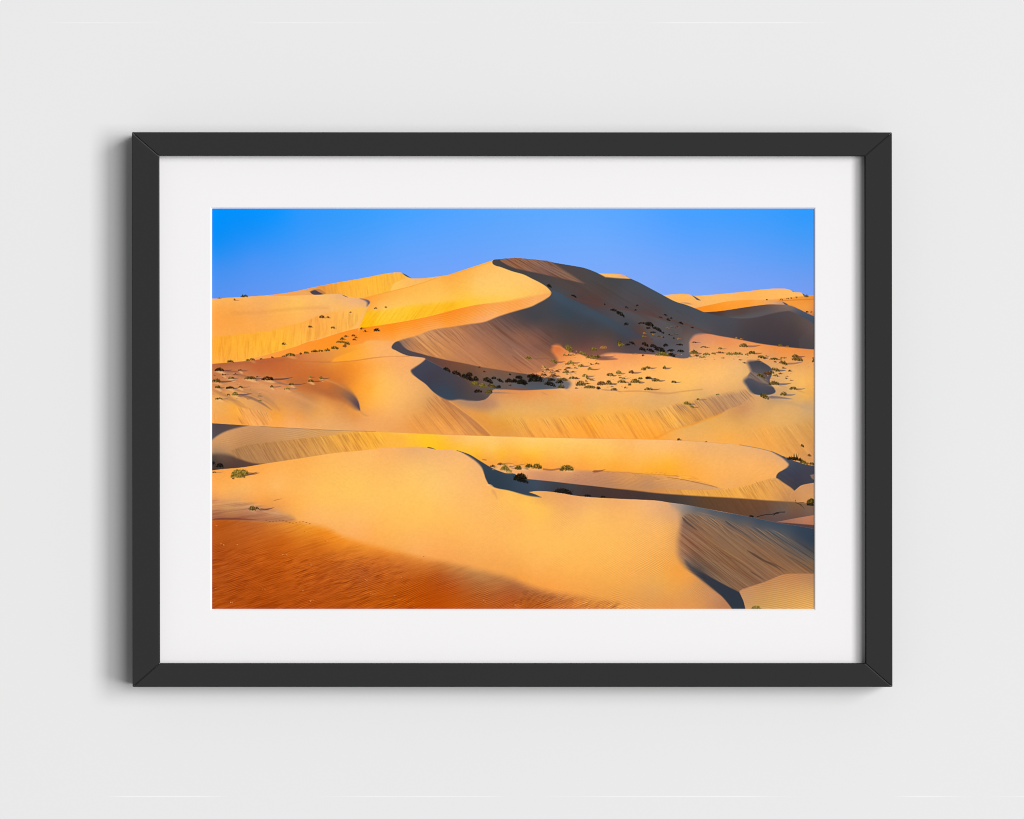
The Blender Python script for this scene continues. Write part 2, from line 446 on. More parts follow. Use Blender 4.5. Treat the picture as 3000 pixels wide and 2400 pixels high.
region('D1 s1.5 560,1312! 800,1262 1000,1222 1200,1205 1400,1203 1600,1212 1690,1228 1750,1260! 1750,1330! 700,1400!',
  'D1 700,1330,f98d20 1000,1260,fba23b 1000,1310,fb9328 1350,1220,f9a94e 1300,1260,fb9a34 1600,1225,dca472 1680,1240,ba9078 1500,1250,f0a152')
flat('D1 s1.5 1690,1228! 1740,1248 1770,1275! 1720,1262', '4c556a')
region('D1 s1 690,1360! 900,1345 1200,1300 1400,1272 1520,1260 1640,1262 1760,1270 1830,1290 1900,1320 2000,1370 2120,1425! 2120,1800! 500,1800! 600,1320!',
  'D1 900,1360,4a3b3c 1200,1320,52433f 1400,1290,5c4c4c 1550,1280,6a5753 1700,1290,7d6660 1800,1305,8c7265 1300,1390,51555f 1000,1400,51535c 1500,1340,4f525c 1870,1330,4a5a70 1980,1390,40536c 2060,1450,41546a 1800,1400,4d4a52 1950,1440,4a4f5c')
# ---------- left: far streaked dune and the saddle ----------
SKY_L = 'A1 40,1192! 92,1190 300,1177 500,1165 850,1140 1100,1105 1400,1040 1650,990 B1 100,921 300,880 420,862 520,856 550,865 600,890 660,930 750,935 850,928 950,915 1050,903 1150,885 1300,835 1500,770 1680,712 1740,696! '
region(SKY_L + 'B1 1850,900! 2150,1500! 500,1700! A2 2000,400! 40,400!', 'A1 200,1300,fdb45a B1 800,1200,fdbb57')
region('A1 800,1150! 850,1140 1100,1105 1400,1040 1650,990 B1 100,921 300,880 420,862 520,856 550,865 590,900 s4 585,935 440,1010 410,1090! s1 200,1150 50,1187! A1 1850,1168 1750,1137 1500,1136 1380,1142 1100,1152',
  'A1 900,1143,f3a04c 1200,1110,f0a050 1250,1135,eeae6c 1480,1080,e2923f 1700,1060,f7a938 2000,1000,feb63a 2000,1150,fdb53f 1850,1140,fbb040 B1 300,950,feb83c 500,900,f9b445 300,1090,feb93c 100,1150,fbb446')
streaks('A1 1380,1060! 1650,990 B1 100,921 300,880 520,860 560,890 430,1010 400,1090 50,1180! A1 1750,1137 1500,1130', 82, 5, 34, 0.14, 4)
flat('A1 s3 1330,1100! 1370,1082 1400,1078 s1.5 1440,1100 1510,1132! s1 1400,1142 1350,1125', '45445a')
region('A1 s2 1400,1072! 1450,1068 1530,1120! 1510,1132! 1450,1105', 'A1 1470,1090,b87746', k=0.8)
region('B1 s1 590,935! 660,932 850,928 1080,900! 970,928 850,975 650,1035 410,1092! s3 440,1010', 'B1 500,1040,fec45c 600,980,fdbb5c 850,940,f9b55e 750,950,fbb862')
flat('B1 s1 552,864! 600,885 668,930! 615,912 580,890', '4a4650')
# main sunlit flank
region('B1 s1 0,1192! 200,1150 410,1095 650,1035 850,975 970,930 1100,897 1150,885 1300,835 1500,770 1680,712 1740,696! C1 200,800! 500,950! 600,1110! 480,1400! B1 1800,1600! 300,1600! 0,1500!',
  'B1 130,1220,fda03c 250,1190,fca640 400,1150,fcb04a 700,1100,fdb950 1000,1000,fdbb57 1150,910,fba846 1400,850,fbb350 1650,780,fdbc60 1500,950,fdc669 1000,1180,fec257 1800,950,fec86c 2100,1000,fec66c 2100,1130,fec75e 1500,1100,fec766 1400,1220,fec743 600,1250,fdc35b 300,1290,fdc364 C1 300,1000,fdc069 400,1060,fdbc60 100,1100,fec562 450,1120,f9b45e')
stroke('B1 100,1172 410,1095 650,1036 850,976 980,928', 3, 'f59a34', 0.5, 2, False)
stroke('B1 1180,880 1400,815 1680,722', 4, 'f8a238', 0.5, 4, False)
region('A1 s4 2000,1345! s10 B1 150,1330 300,1335 500,1300 800,1262 1100,1235 s12 1400,1195 1700,1160 1950,1190! s3 1500,1265 1200,1330 900,1410 600,1470 300,1520 0,1575! A1 1860,1565! 1920,1480 1980,1370',
  'B1 0,1540,ffb408 100,1500,ffb80c 300,1400,fec436 700,1400,febf28 1000,1330,febd2c 1150,1290,fdb61d 1350,1240,ffc434 1600,1210,fec752 500,1320,fec93c 150,1370,fdb826')
streaks('B1 s6 0,1345! 150,1330 300,1335 500,1300 800,1262 1200,1225 1250,1290 900,1410 600,1470 300,1520 0,1575!', 128, 3.5, 40, 0.22, 6, tint=(0.5, 0.9, 2.0))
region('A1 s1.5 1350,1720! 1500,1690 1860,1568! B1 0,1560 300,1520 600,1470 900,1410 1200,1330 1500,1265 s6 1900,1215 C1 100,1185 s4 400,1130 495,1118! 600,1110! 500,1400! 0,1500! B1 1700,1600! 1000,1680! 600,1800! A2 1000,300! 500,260!',
  'B1 100,1600,fb8c20 400,1600,ff9020 700,1480,fe9326 1000,1400,fb8e28 1100,1480,fd982c 1300,1350,f98f30 1500,1320,f99a3c 1900,1250,fba54f 2100,1220,fbae5e 1900,1330,fda550 700,1560,fd9735 1400,1440,fda446 1700,1400,fbb068 1000,1530,fda550 C1 200,1200,f6a755 300,1220,fdb066 100,1280,fda14c 400,1160,f6aa5c '
  'B1 1600,1460,fbaa68 1500,1480,f6a868 1000,1560,f9a961 600,1660,fbab55 300,1710,fda650 A1 1900,1650,fc8f2a')
ripples('B1 s15 1200,1340! 1500,1280 2000,1210 C1 300,1190 300,1230 B1 1900,1350 1500,1450 1200,1500', 166, 4.2, 0.04, 5)
ripples('B1 s15 0,1700! 300,1540 900,1420 1200,1350 1200,1500 700,1600', 168, 5.5, 0.03, 6)
# left foreground hill of the far dune
region('A1 s1 40,1192! 92,1190 300,1177 500,1165 700,1155 850,1150 1100,1150 1380,1142 1550,1134 1700,1132 1750,1140 1810,1170 1960,1188 2040,1200 s4 2080,1225 2085,1245 2070,1275 s6 2050,1320! 1900,1700! 40,1760!',
  'A1 150,1220,fdb45a 500,1200,fdb45f 900,1180,f6ae60 900,1220,fcb864 1300,1180,fbb765 1700,1160,e9b07c 1850,1190,eeb27c 2000,1235,e0a982 150,1330,f9a44a 400,1400,f6a247 700,1350,f0a65c 900,1320,fbb352 1200,1270,fec35c 1500,1230,fdc066 600,1500,fca94f 200,1500,fba246 1000,1450,feb054 1300,1370,fcb35f 1700,1270,fdbb62 1500,1315,f2b06a 300,1600,fba94d 100,1640,fca84a 1990,1300,fcbc66 1900,1260,f4b676')
stroke('A1 350,1370 650,1362 900,1340 1200,1310 1550,1300', 8, 'd9914e', 0.28, 9, False)
flat('A1 s1 1730,1137! 1770,1150 1812,1172! 1775,1162', '504a5c')
flat('A1 s2.5 1960,1187! 2040,1198 2078,1215 2088,1238 2072,1262 s5 2048,1285! 2050,1240 2025,1212', '54526a', 0.9)
region('A1 s2 40,1680! 92,1672 400,1640 700,1610 850,1590 1000,1540 1250,1480 1440,1400 s5 1700,1340 1950,1305 2060,1300! s2 2000,1350 1950,1450 1860,1570! 1350,1712 A2 1100,90 700,190 500,240 300,270 40,295!',
  'A1 200,1700,fda93a 900,1600,feb03a 1300,1550,fda949 1700,1450,fdb04b 1900,1400,fdb857 1500,1420,fbaa50 1300,1650,feb141 1750,1340,fdb95c 2000,1330,febc50 A2 200,100,fda92f 600,60,feb236 1000,30,ffb637 200,250,fcab48 600,170,feb040 1200,20,feb64a')
streaks('A1 s5 40,1690! 400,1650 700,1620 850,1600 1000,1550 1250,1490 1440,1410 1700,1360 1900,1360 1950,1400 1860,1550 A2 1200,40 1100,80 700,180 500,230 300,260 40,285!', 92, 5.0, 30, 0.24, 8, tint=(0.75, 1.05, 1.3))
region('A2 s1.5 500,246! 700,195 1000,112 1300,25 A1 1500,1685 1700,1620 B1 0,1560! 0,1760! A2 2156,0 1900,60 1700,95 1550,125 1200,160 1000,195 800,215 600,242',
  'A2 1500,50,fe9427 1200,100,fc9535 900,170,f99a3f 700,215,f6a050 1900,20,fc9632 A1 1900,1650,fc8f2a')
# ---------- the great dune, its shaded side ----------
region('B1 1700,705 1780,690 1950,677 2050,677 C1 150,682 350,703 600,745 850,787 900,797 1000,830 1090,868 1180,905 1440,925! 1440,902! 1500,935 1600,980 1750,1060 1900,1140 2030,1210 2100,1238 '
  'D1 450,1258 600,1315 700,1358 s3 850,1395 1000,1420 1150,1440 1350,1425 1500,1390 1700,1350 1780,1345 1900,1400 2000,1450 2120,1530! s1 2120,1860! D2 2120,250! 1200,150! 800,300! C2 1800,300! 1200,330! 700,330! 640,420! 250,520! '
  'B2 2000,600! 1300,560! 900,260! s1 850,225 780,203 650,187 560,160 470,115 425,90 s3 420,70 440,35 500,0 B1 s3 600,1692 750,1650 900,1590 1000,1568 1200,1540 1400,1510 1600,1480 1750,1420 1900,1370 C1 s3 0,1358 100,1330 250,1285 330,1245 430,1190 s1.5 490,1140 497,1110 s1 480,1085 430,1035 350,985 250,935 150,885 0,842 B1 1800,790 1710,760 1692,735',
  'B1 1800,750,3f444c C1 300,900,45464b 100,850,43454b 700,800,4b4a4f 600,1000,4d4848 1000,950,474b52 1300,1000,40484f 1000,1100,4c4949 1500,1050,45505c 650,1070,484a50 900,1200,503f42 1050,1240,573f3f 700,1130,4a4a50 '
  '560,1150,3b5267 700,1240,384a5a 400,1250,45474f 300,1300,434a54 700,1400,34495a 950,1350,3a5063 300,1450,3d4650 1400,1100,484c54 1800,1150,43515f 1600,1250,4d4a50 2000,1300,43505d 1200,1300,4b4a52 1500,1350,4d4a52 1800,1400,544446 1500,1450,41505e '
  '1300,1450,4a505a 1150,1500,384c5c 1000,1500,3c4550 700,1550,4b4546 1450,1600,3e4654 1400,1690,3d4350 1650,1600,5a453f 1700,1650,514a4c 1200,1620,494547 1000,1650,4d474a 2000,1600,4e4e54 2100,1700,4d4a4e 1850,1550,55585e '
  'B1 1000,1640,c98a5c 700,1690,d09462 1300,1590,b3774f 1500,1600,9a6a54 1800,1500,6e5752 2000,1400,4b4a52 2100,1500,4f4a4e 1700,1650,96654e 2100,1700,8c6150 C1 100,1650,96654c 300,1600,6f5550 300,1700,8a5d4c '
  'B2 700,50,c98a58 1000,100,cf8b55 570,50,8a6a5c 620,80,b38060 1300,150,c1805a 1500,100,b87a58 1800,200,a97253 2000,100,8e6455 1700,280,b5754c 1300,240,b87a50 2050,330,b0704c 1900,30,8a6254 '
  'C2 300,100,7f5a50 450,50,6f5048 480,200,9a6548 300,300,b07252 350,380,b87850 700,30,564a4a 900,50,5b4648 1000,80,674d4c 1300,100,5e4e4e 1500,80,4c4850 1600,60,454858 1900,50,4e525e 2000,80,555a66 2100,40,5a5a60 1700,130,5a5058 2000,160,5b5c66 900,120,7a5148 1100,160,8a5a4c '
  'D2 400,100,5a5c66 480,60,6a6466 D1 600,1500,48525e 1000,1520,444e5c 1100,1440,4a4d57 900,1600,474a54 500,1600,5a4f50 480,1680,6e5f5c 1500,1500,44434a 1400,1440,48464e 1700,1400,4b4a53 1900,1460,54504f 2050,1560,5d5357 1800,1550,45424a 1700,1600,46434a 1900,1700,44434a 1200,1600,45444b 1300,1690,3c404c 2050,1690,504a4e D2 1700,40,3a3d49 2000,70,3a424e', 18)
region('D1 s1.5 1000,1420! 1150,1438 1350,1424 1500,1388 1650,1350 1780,1335 1860,1300! s8 1800,1285! 1500,1330 1200,1400','D1 1200,1415,5a5c63 1500,1365,5c5a5e 1750,1310,74655f', k=0.7)
region('D1 s3 2120,1530! 2060,1560 1990,1610 1900,1700! D2 1900,90! 2120,90!','D1 2060,1600,5c5654 2000,1680,4c4a50', k=0.6)
# sand facets inside the shade
region('C1 s2 495,1075! 560,1100 750,1190 950,1290 1150,1390 1350,1500 1500,1580 1720,1715! s12 1500,1690 1300,1590 1150,1500 950,1400 700,1300 580,1220 510,1150',
  'C1 600,1140,3d5469 700,1200,3a5065 1000,1340,3a5165 1200,1440,3a5062 1400,1560,3c4c5c 1600,1670,40485a', k=0.8)
region('C1 s2 1250,1320! 1400,1330 1600,1360 1850,1440 2150,1560! s8 2150,1725! 1750,1725! 1640,1540 1450,1420', 'C1 1500,1380,53565e 1800,1500,565c64 2000,1600,5a5a5e 1900,1700,565a62', k=0.45)
stroke('C1 700,1160 900,1220 1200,1280 1450,1330 1700,1390 2000,1460 D1 500,1520 800,1640', 5, '5c4340', 0.55, 6, False)
region('C1 s6 1620,1560! 1700,1640 1780,1760 C2 1560,60 1500,0 C1 1640,1680', 'C1 1680,1640,604840', k=0.5)
# streaked summit face
region('B1 s1 1790,692! 1950,677 2050,677 C1 150,682 s2 350,703 s5 480,725 600,790 700,855 800,920 905,995! s2.5 880,990 700,950 500,905 300,860 150,830 0,790 B1 1850,745 1790,705',
  'B1 1880,700,8c6048 2000,720,9c6a4c 2120,800,8c6250 C1 300,800,8a6556 500,870,7e5f55 700,920,80604f 400,730,775a50 450,800,806055 150,730,96674e')
streaks('B1 s3 1790,692! 1950,677 2050,677 C1 150,682 350,703 480,725 620,790 720,855 820,920 960,1010 880,990 700,950 500,905 300,860 150,830 0,790 B1 1850,745 1790,705', 31, 3.2, 90, 0.75, 3, 0.0004, 1560, 800)
flat('C1 s1 1090,868! 1180,872 1300,876 1400,888 1440,905 1500,938! s3 1350,930 1180,916!', 'f5b36c')
region('C1 s1 1120,874! 1300,877 1400,888 1450,915! s3 1300,915 1180,905!', 'C1 1300,890,fdbc66 1450,915,d9a076')
streaks(mask('C1 s10 500,950! 1300,1300! 2100,1600! 2156,1400 1900,1300 1300,1000 900,950 600,900'), 31, 4, 120, 0.14, 9)
# ---------- middle ground, sunlit ----------
MIDP = ('A2 s1.5 40,300! 92,290 300,270 600,242 800,215 1000,195 1200,160 1550,125 1700,95 1850,60 2000,25! B1 s4 100,1720 300,1722! 500,1722 B2 s1.5 460,20 425,90 470,115 560,160 650,187 780,203 850,225 '
  '1300,560! 2000,600! C2 s4 100,420! 250,410 360,385 450,350 560,300 s7 575,240 540,180 500,110 530,50 600,50 s3 650,90 770,150 830,155 950,200 1110,238 1330,228! s6 1100,190 1200,155 s2 1500,158 1700,165 1850,175 2060,205 D2 330,205 530,190 s4 520,150 515,60 515,10 D1 s6 540,1690 580,1650 650,1632 s2 750,1632 900,1660 1050,1685 '
  'D2 1250,0 1400,30 1800,80 2000,98 2120,106! 2120,1700! A2 40,1700!')
MIDS = ('A2 200,320,b5653a 300,300,b5653a 600,320,c0683a 900,300,c26636 900,420,c76a33 1200,300,cb7034 1500,350,d57830 1300,200,d8824a 1600,200,e08e45 1500,160,e09048 1850,120,fba02e 2000,100,ffa838 1650,250,f29a38 1750,300,e8862f 1950,350,f9952f 2100,300,fca444 1500,450,cc6f33 1700,500,d4762f 1400,400,cc6d31 1900,600,fc9a2e 2100,600,ffa535 1100,480,c76f3b 700,400,c0663a 1750,620,d08042 1600,680,bf6c33 1400,600,c46f36 1200,560,cd7130 300,430,cf8b5c 150,560,c77c48 '
  '500,600,d98f57 700,540,e09a60 900,650,dc9258 1200,750,cd905c 1300,850,c9925f 1000,600,dd9156 850,720,d4935c 500,750,e5a763 1000,820,e09a55 700,820,d89a5e 1500,750,e39a52 1600,850,eda152 1400,900,e8a050 900,930,f99f35 1200,950,ef9b46 1750,800,d08648 1900,950,e59345 150,750,f0b062 200,900,eca658 400,850,fca93a 150,1000,ef9f4a 600,950,f6a75a 700,1030,f6a85c 500,1000,f4a04a 1100,1020,f7ad68 1500,1020,e9a866 1800,1050,e8a766 2000,1000,e9a262 1300,1060,eea765 '
  'B2 200,150,fdb062 100,50,fbaf55 350,50,f9ae62 500,170,f1a76c 100,260,fca84a 300,300,fdae54 600,250,f9ae66 750,220,efac74 600,350,f4ab6b 300,450,fdbb5c 100,450,fda944 50,600,ffa83a 200,620,ffbd50 500,550,fcba66 500,700,fbb866 700,600,f4b26c 800,650,e9a966 400,850,fbb462 100,800,ffad44 700,850,eaa660 850,720,dca267 500,950,f2ab62 150,950,f3a65e 100,1050,efa55c 400,1050,eda45c 700,1050,ec9a4b 900,850,dc9654 1000,800,d68d50 1000,1000,ee9f52 1200,950,d98d4d 1300,1100,f0a358 1400,1000,d08a55 1500,1100,d08a50 '
  '1250,850,e09450 1400,850,d8955e 1300,780,b08a6c 1500,800,b98d6a 1600,780,c08560 1800,800,dba070 1700,900,dca569 2000,750,e0a26c 2100,850,e6ab6c 1550,930,e59a4e 1650,1000,ea9c48 1600,1120,dc9144 1850,1050,e5983f 1900,1150,e39b4a 2100,1050,f4a850 2000,1100,e8a04e 1900,950,eba95a 2000,690,de9058 1800,680,d8915c '
  'C2 200,650,e88f52 500,640,ea9b5c 300,750,e3a168 800,740,f3a25c 700,820,e6aa6c 400,850,e4aa6c 1200,700,ebaa6c 1000,850,e6aa6a 1500,750,e8ad74 1800,700,e6ad78 1700,850,e3a868 2100,700,e8ad76 300,1050,f9a850 100,1150,e99f4e 700,1050,fba546 700,1150,f9a347 1000,1050,fc9f3a 1200,1100,fda84d 1100,950,feb14e 1500,950,fca743 1500,1100,fca748 1700,1000,fba84e 1900,1100,fcac50 2000,950,f5a850 1850,1190,fc9f34 '
  '600,100,d2703f 550,150,e07c45 700,200,f0935a 900,250,fbac6a 1000,330,fca866 1200,250,fca466 1300,200,f09765 1500,180,ec9464 1800,250,fba765 2100,230,fcab66 1500,350,fcb26f 1700,450,fdb76b 2000,400,fdbb6f 1200,500,fbb270 1500,600,fcae62 1900,560,fcb468 900,400,fdae68 700,450,f6b077 800,560,f2b080 650,330,f4a268 500,400,e99a68 1300,570,fbb474 '
  'D2 700,80,eaa070 900,130,eea066 1000,40,e8905a 1500,60,ea8f55 1700,130,f09048 2000,150,e98a48 1400,110,ee9a5c 600,50,c98a6c 2050,300,e8a468 1600,280,dfa270 1900,300,e0a06c 400,300,fcb56c 800,300,fbb772 1100,230,eeb07c 1200,350,e9b27c 900,450,fdbd78 1100,500,f0b476 600,450,fdbc72 450,600,fdbb68 800,570,f6b478 1100,600,e3aa74 700,680,dba674 300,720,e3aa76 100,655,dc9f6c 200,780,e2a870 1600,200,dd9260 '
  '1800,450,f6b56e 1950,500,fab868 2050,620,e9a75e 2000,700,f2ae5a 1700,600,cf9f78 1550,760,c09670 1400,760,dca26e 1250,790,cf946a 1200,850,c68a60 1050,900,d4955e 1600,850,e2a870 1900,850,dca674 2000,790,bf9a7c 2050,900,cfa278 1300,950,dfa570 1600,1000,e4ac70 1900,980,dca670 800,1000,e8a65e 500,1130,eaab60 1000,1050,e8ab66 700,1100,e5aa62 1200,1100,e6a85e 400,1200,f0ae60 700,1200,f2ad5a 1000,1200,f8ac4e 1500,1150,f3a750 1900,1120,dda05a 2050,1050,cf9858 1300,1280,f4a850 1700,1280,e9a450 2000,1250,dd9c54 1900,1400,e5a055 1700,1400,eaa352 2050,1500,d0925a')
region(MIDP, MIDS, 12)
# left: rim below the bush line, dark ridge line, wind shadows
stroke('A2 1000,236 1300,256 1600,264 1900,242 2156,206 B2 400,188 640,187', 3.5, 'c07038', 0.55, 3, False)
region('A2 s3 1600,262! 1640,220 1800,150 2100,60 B2 300,30 420,90 s2 600,185! A2 2156,200 1900,240', 'A2 1700,230,fda032 1850,160,fda630 2050,120,fdae48 B2 200,130,fdb263 400,140,f8b068')
stroke('A2 100,300 400,285 700,262 1000,236', 6, 'aa6040', 0.4, 6, False)
region('A2 s12 1600,520! 1780,590 s6 1890,680 s2.5 1945,770 1965,880! s12 1900,840 1800,760 1650,700 1450,640 1350,560! 1560,600', 'A2 1900,790,5a4a55 1940,830,4a4458 1820,730,8a6250 1700,660,b06c3e 1550,620,bd6a34 1650,560,b56c3c 1860,700,80604f', 12)
stroke('A2 1050,490 1350,580 1650,690 1880,830', 30, 'b4683a', 0.55, 16)
stroke('A2 480,600 700,680 860,780 960,890', 16, 'b07c54', 0.5, 10)
stroke('A2 130,630 300,710 470,820 600,870', 12, 'b07850', 0.5, 8)
stroke('A2 700,560 1000,640 1300,760 1500,860', 16, 'e8a870', 0.4, 14)
stroke('A2 1450,470 1650,520 1850,640', 16, 'd88640', 0.35, 10)
stroke('A2 1960,880 2020,930 2080,950', 5, 'c48a58', 0.5, 5)
for s, w, c, k in (('A2 450,680 600,720 750,800 860,880', 9, '8a6250', .75), ('A2 230,610 420,620 600,680 800,780 900,860', 6, 'b07a52', .6), ('A2 250,730 400,750 520,820', 7, 'b98858', .6),
    ('A2 92,600 200,660 300,700 420,790', 6, 'bd8252', .6), ('A2 600,600 800,640 900,760', 5, 'c98c58', .5), ('A2 1100,620 1250,680 1400,760', 6, 'bd8a60', .6), ('A2 1480,480 1650,530 1800,610', 5, 'e09a58', .4),
    ('A2 240,380 420,385 560,370', 6, '8a5444', .7), ('A2 400,420 520,440 640,480', 5, '9a6048', .6), ('A2 240,400 450,440 700,490 900,530 1030,545', 5, 'a8704e', .6), ('A2 500,480 650,520 900,600', 5, 'd9a06c', .5),
    ('A2 860,500 1000,540 1100,560', 5, '6a6068', .6), ('A2 92,400 300,395 500,420', 4, 'b07a54', .6)):
    stroke(s, w, c, k, 4)
flat('A2 s3 430,830! 560,850 740,880 800,890 862,990! s2 780,1062! 560,1058! 480,950', 'f6a858', 0.35)
streaks('A2 s4 400,830! 560,850 740,880 820,900 862,990 780,1065! 440,1050! 420,950', 58, 4, 40, 0.4, 11)
streaks('A2 s4 92,920! 140,920 130,1030 92,1030!', 80, 3, 30, 0.3, 12)
streaks('B2 s10 600,950! 820,870 920,680 1000,680 1150,760 1300,850 1450,950 1680,1195 1700,1200! 1000,1180! 750,1160!', 50, 3.4, 110, 0.24, 13, 0.0008, 1300, 1220)
streaks('B2 s8 1850,975! C2 100,975 400,975 700,960 1000,935 1300,920 1600,895 D2 100,860 450,790 820,705 1220,630 s3 1330,690! 1230,740 1170,800 1000,860 900,920 700,990 500,1060 300,1110 180,1180 110,1240! C2 0,1215! B2 2050,1210!', 57, 4.0, 50, 0.30, 14, 0, 1700, 1200)
region('D2 s8 330,800! 600,745 820,690 1100,640 1220,625 s3 1330,690! 1230,740 1170,800 1000,860 900,920 700,990 500,1060', 'D2 700,850,c98c58 950,780,a87a5c 1100,740,b08464 850,730,b48866 1200,680,c09068 500,950,e0984c 700,950,d08c50', k=0.7)
streaks('D2 s5 330,800! 600,745 820,690 1100,640 1220,620 s3 1330,690! 1230,740 1170,800 1000,860 900,920 700,990 500,1060 300,1110 100,900', 50, 3.4, 70, 0.42, 15)
stroke('D2 60,1230 180,1185 300,1118 500,1066 700,996 900,926', 6, 'ee9436', 0.5, 5, False)
streaks('D2 s12 1200,1120! 1450,1100 1800,1060 2000,1000 2120,1000! 2120,1500! 1700,1400 1400,1300', 52, 6, 90, 0.16, 16)
region('B2 s1.2 1120,725! 1250,815 1400,925 1560,1070 1685,1197! s12 1900,1200! 1850,1090 1720,1010 1520,900 1320,800','B2 1300,840,e0965a 1450,930,e89a4e 1600,1050,e8984a 1750,1120,e39846', k=0.75)
streaks('B2 s4 900,660! 1150,760 1300,860 1450,965 1670,1195! 1300,1190! 1000,1000 850,800', 48, 3.5, 100, 0.34, 43)
region('B2 s10 1180,760! 1400,752 1560,752 1650,715 s14 1760,800 1700,850 1500,850 1320,820','B2 1350,780,a5806a 1550,790,a87c66 1680,790,b88468', k=0.6)
tracks('B2 1850,985 2000,985 C2 150,985 400,985 700,970 1000,940 1300,925 1600,895 1800,855 D2 100,860 300,815', 58, 20, 55, 60, 'c07c40', 'fcc878', 2.0, 0.4)
tracks('D2 300,815 450,790 600,750 820,705 1100,660 1220,630', 48, 25, 55, 60, '86604e', 'dba878', 1.8, 0.45)
tracks('A2 430,840 560,860 740,885 800,900', 60, 15, 40, 16, 'b87a44', 'fcc884', 1.8, 0.45)
tracks('B2 650,980 820,880 930,700 1000,700 1150,790 1300,890', 50, 30, 90, 40, 'a86e44', 'edac70', 1.8, 0.3)
tracks('D2 1300,1150 1500,1100 1800,1060 2000,1020', 54, 20, 60, 22, 'cc8c4c', 'fcc078', 1.8, 0.35)
stroke('B2 1080,735 1220,830 1370,945 1520,1075 1640,1190', 12, 'b06f46', 0.55, 7, False)
stroke('B2 1150,755 1265,838 1412,945 1565,1075 1690,1195', 4, 'f4a85c', 0.6, 3, False)
# dark hollows on the right
region('D2 s8 1250,265 s5 1330,245 s2 1400,245 1450,270 1550,345 1562,390 1550,440 1530,490 1545,545 1590,600 1602,640 1550,670 1480,680 1350,672 s6 1290,640 1240,570 s8 1200,500 1235,460 1285,430 1290,380 1268,320',
  'D2 1350,290,404854 1450,330,424a56 1500,400,4c525e 1400,400,5a5a60 1350,450,6c605e 1450,500,685e60 1300,500,3e4a60 1350,580,3b4856 1500,620,424858 1420,640,404e5e 1250,520,505460')
region('D2 s3 1300,380! 1350,400 1430,440 1490,480 1525,545! 1400,518 1310,475 1250,450', 'D2 1350,450,7c6a62 1450,500,78685f')
streaks('D2 s3 1300,380! 1350,400 1430,440 1490,480 1525,545! 1400,518 1310,475 1250,450', 38, 3, 60, 0.5, 17)
# hollow in the middle: long cast shadow and its slip face
region('B2 s2 500,0 420,70 425,90 s1 470,115 560,160 650,187 780,203 850,225 s2 835,245 780,290 s5 700,345 670,370 680,400 s2 740,460 850,540 950,640 s4 1060,710 1150,740 s5 1280,730 1400,745 s1.5 1560,745 1630,715 1670,670 1700,650! 1690,625 s2 1800,610 2000,618 C2 100,620 250,617 430,607 570,600 660,598 700,600 s8 730,575 745,535 690,485 s4 600,470 450,450 s2 350,450 215,420 B2 2000,397 1750,357 1550,325 1350,282 1150,245 950,200 800,160 620,105 s4 560,55 530,15',
  'B2 500,80,494b55 700,150,4a4a55 900,190,5e4a48 1100,260,6a4a42 1300,350,73503f 1600,400,7d5a48 1900,400,7a5a49 1800,440,6e5549 2000,460,675650 1400,420,5c4a44 2100,480,58504e 1750,540,52606c 2000,560,55636f 1900,600,6b564e 1500,560,5f524e 1400,600,5c4d4b 1500,700,4d4a50 1620,670,5c504c 1300,640,45444e C2 100,450,4a4848 50,560,56616c 300,570,4e5a66 400,470,4a4c52 600,560,5c6670 700,540,7a7070')
region('B2 s2 850,225! 1000,300 1180,400 1260,440 s8 1350,480 1400,540 1500,640 1600,720 s1.5 1560,745 s5 1400,745 1280,730 1150,740 s4 1060,710 s2 950,640 850,540 740,460 s5 680,400 670,370 700,345 780,290 835,245',
  'B2 800,350,3f4659 850,260,3c4a5e 1000,450,3f4250 1100,400,3f4454 1250,500,474650 1000,600,36475a 1150,700,344a60 1300,600,42434e 1400,600,524a4c 1300,690,3f4652 1500,700,4d4a50 900,480,3c4052', 14)
stroke('B2 850,228 1000,302 1180,402 1290,448', 1.6, '75686a', 0.5, 1.5, False)
stroke('B2 1690,650 1800,652 2020,658', 4, '8a7068', 0.7, 2)
stroke('B2 1800,580 2000,598 C2 200,606', 4, '7f5044', 0.7, 2, False)
streaks('B1 s8 700,1680! 900,1600 1400,1530 1600,1500 1900,1400 2100,1500 C1 500,1650 C2 480,80 560,250 350,380! 170,415 B2 1750,350 1350,280 950,200 620,100 550,50 500,0', 40, 3.6, 100, 0.30, 19, 0.0003, 1350, 1020)
streaks('B1 s5 500,1720! 750,1655 900,1600 1200,1550 1400,1530 B2 1200,0 1100,60 1000,200 620,100 550,50', 38, 4, 60, 0.4, 20, 0.0, 1350, 1020)
tracks('B1 700,1680 900,1600 1200,1560 1500,1500 1800,1420', 42, 40, 100, 34, '6a4a40', 'd39a70', 1.8, 0.3)
tracks('B1 1850,690 2000,684 C1 100,685 300,705 500,740', 33, 30, 70, 26, '4c3a36', 'bc8a66', 1.8, 0.5)
# foot of the shaded face
for s, w, c, k in (('C2 0,180 150,290 320,400', 4, '7d5240', .6), ('C2 0,90 200,260 350,390', 3, 'd59a6c', .4), ('C2 250,220 420,220 560,215', 5, '8a5c48', .5), ('C2 380,310 440,365 470,370', 5, 'e8a868', .7), ('C2 1110,190 1250,205 1350,228', 6, '905f50', .6),
    ('C2 500,60 600,70 700,130 780,150', 5, 'e88a50', .6), ('C2 370,640 430,672 480,685', 3, 'c98460', .6), ('C2 1130,612 1300,625 1400,640', 3, '9a7064', .7), ('C2 1350,635 1600,630 1900,650 2156,660', 4, 'c9855c', .6)):
    stroke(s, w, c, k, 3)
stroke('D2 0,640 200,665 400,638 560,620 680,608', 4, 'cf9060', 0.6, 3, False)
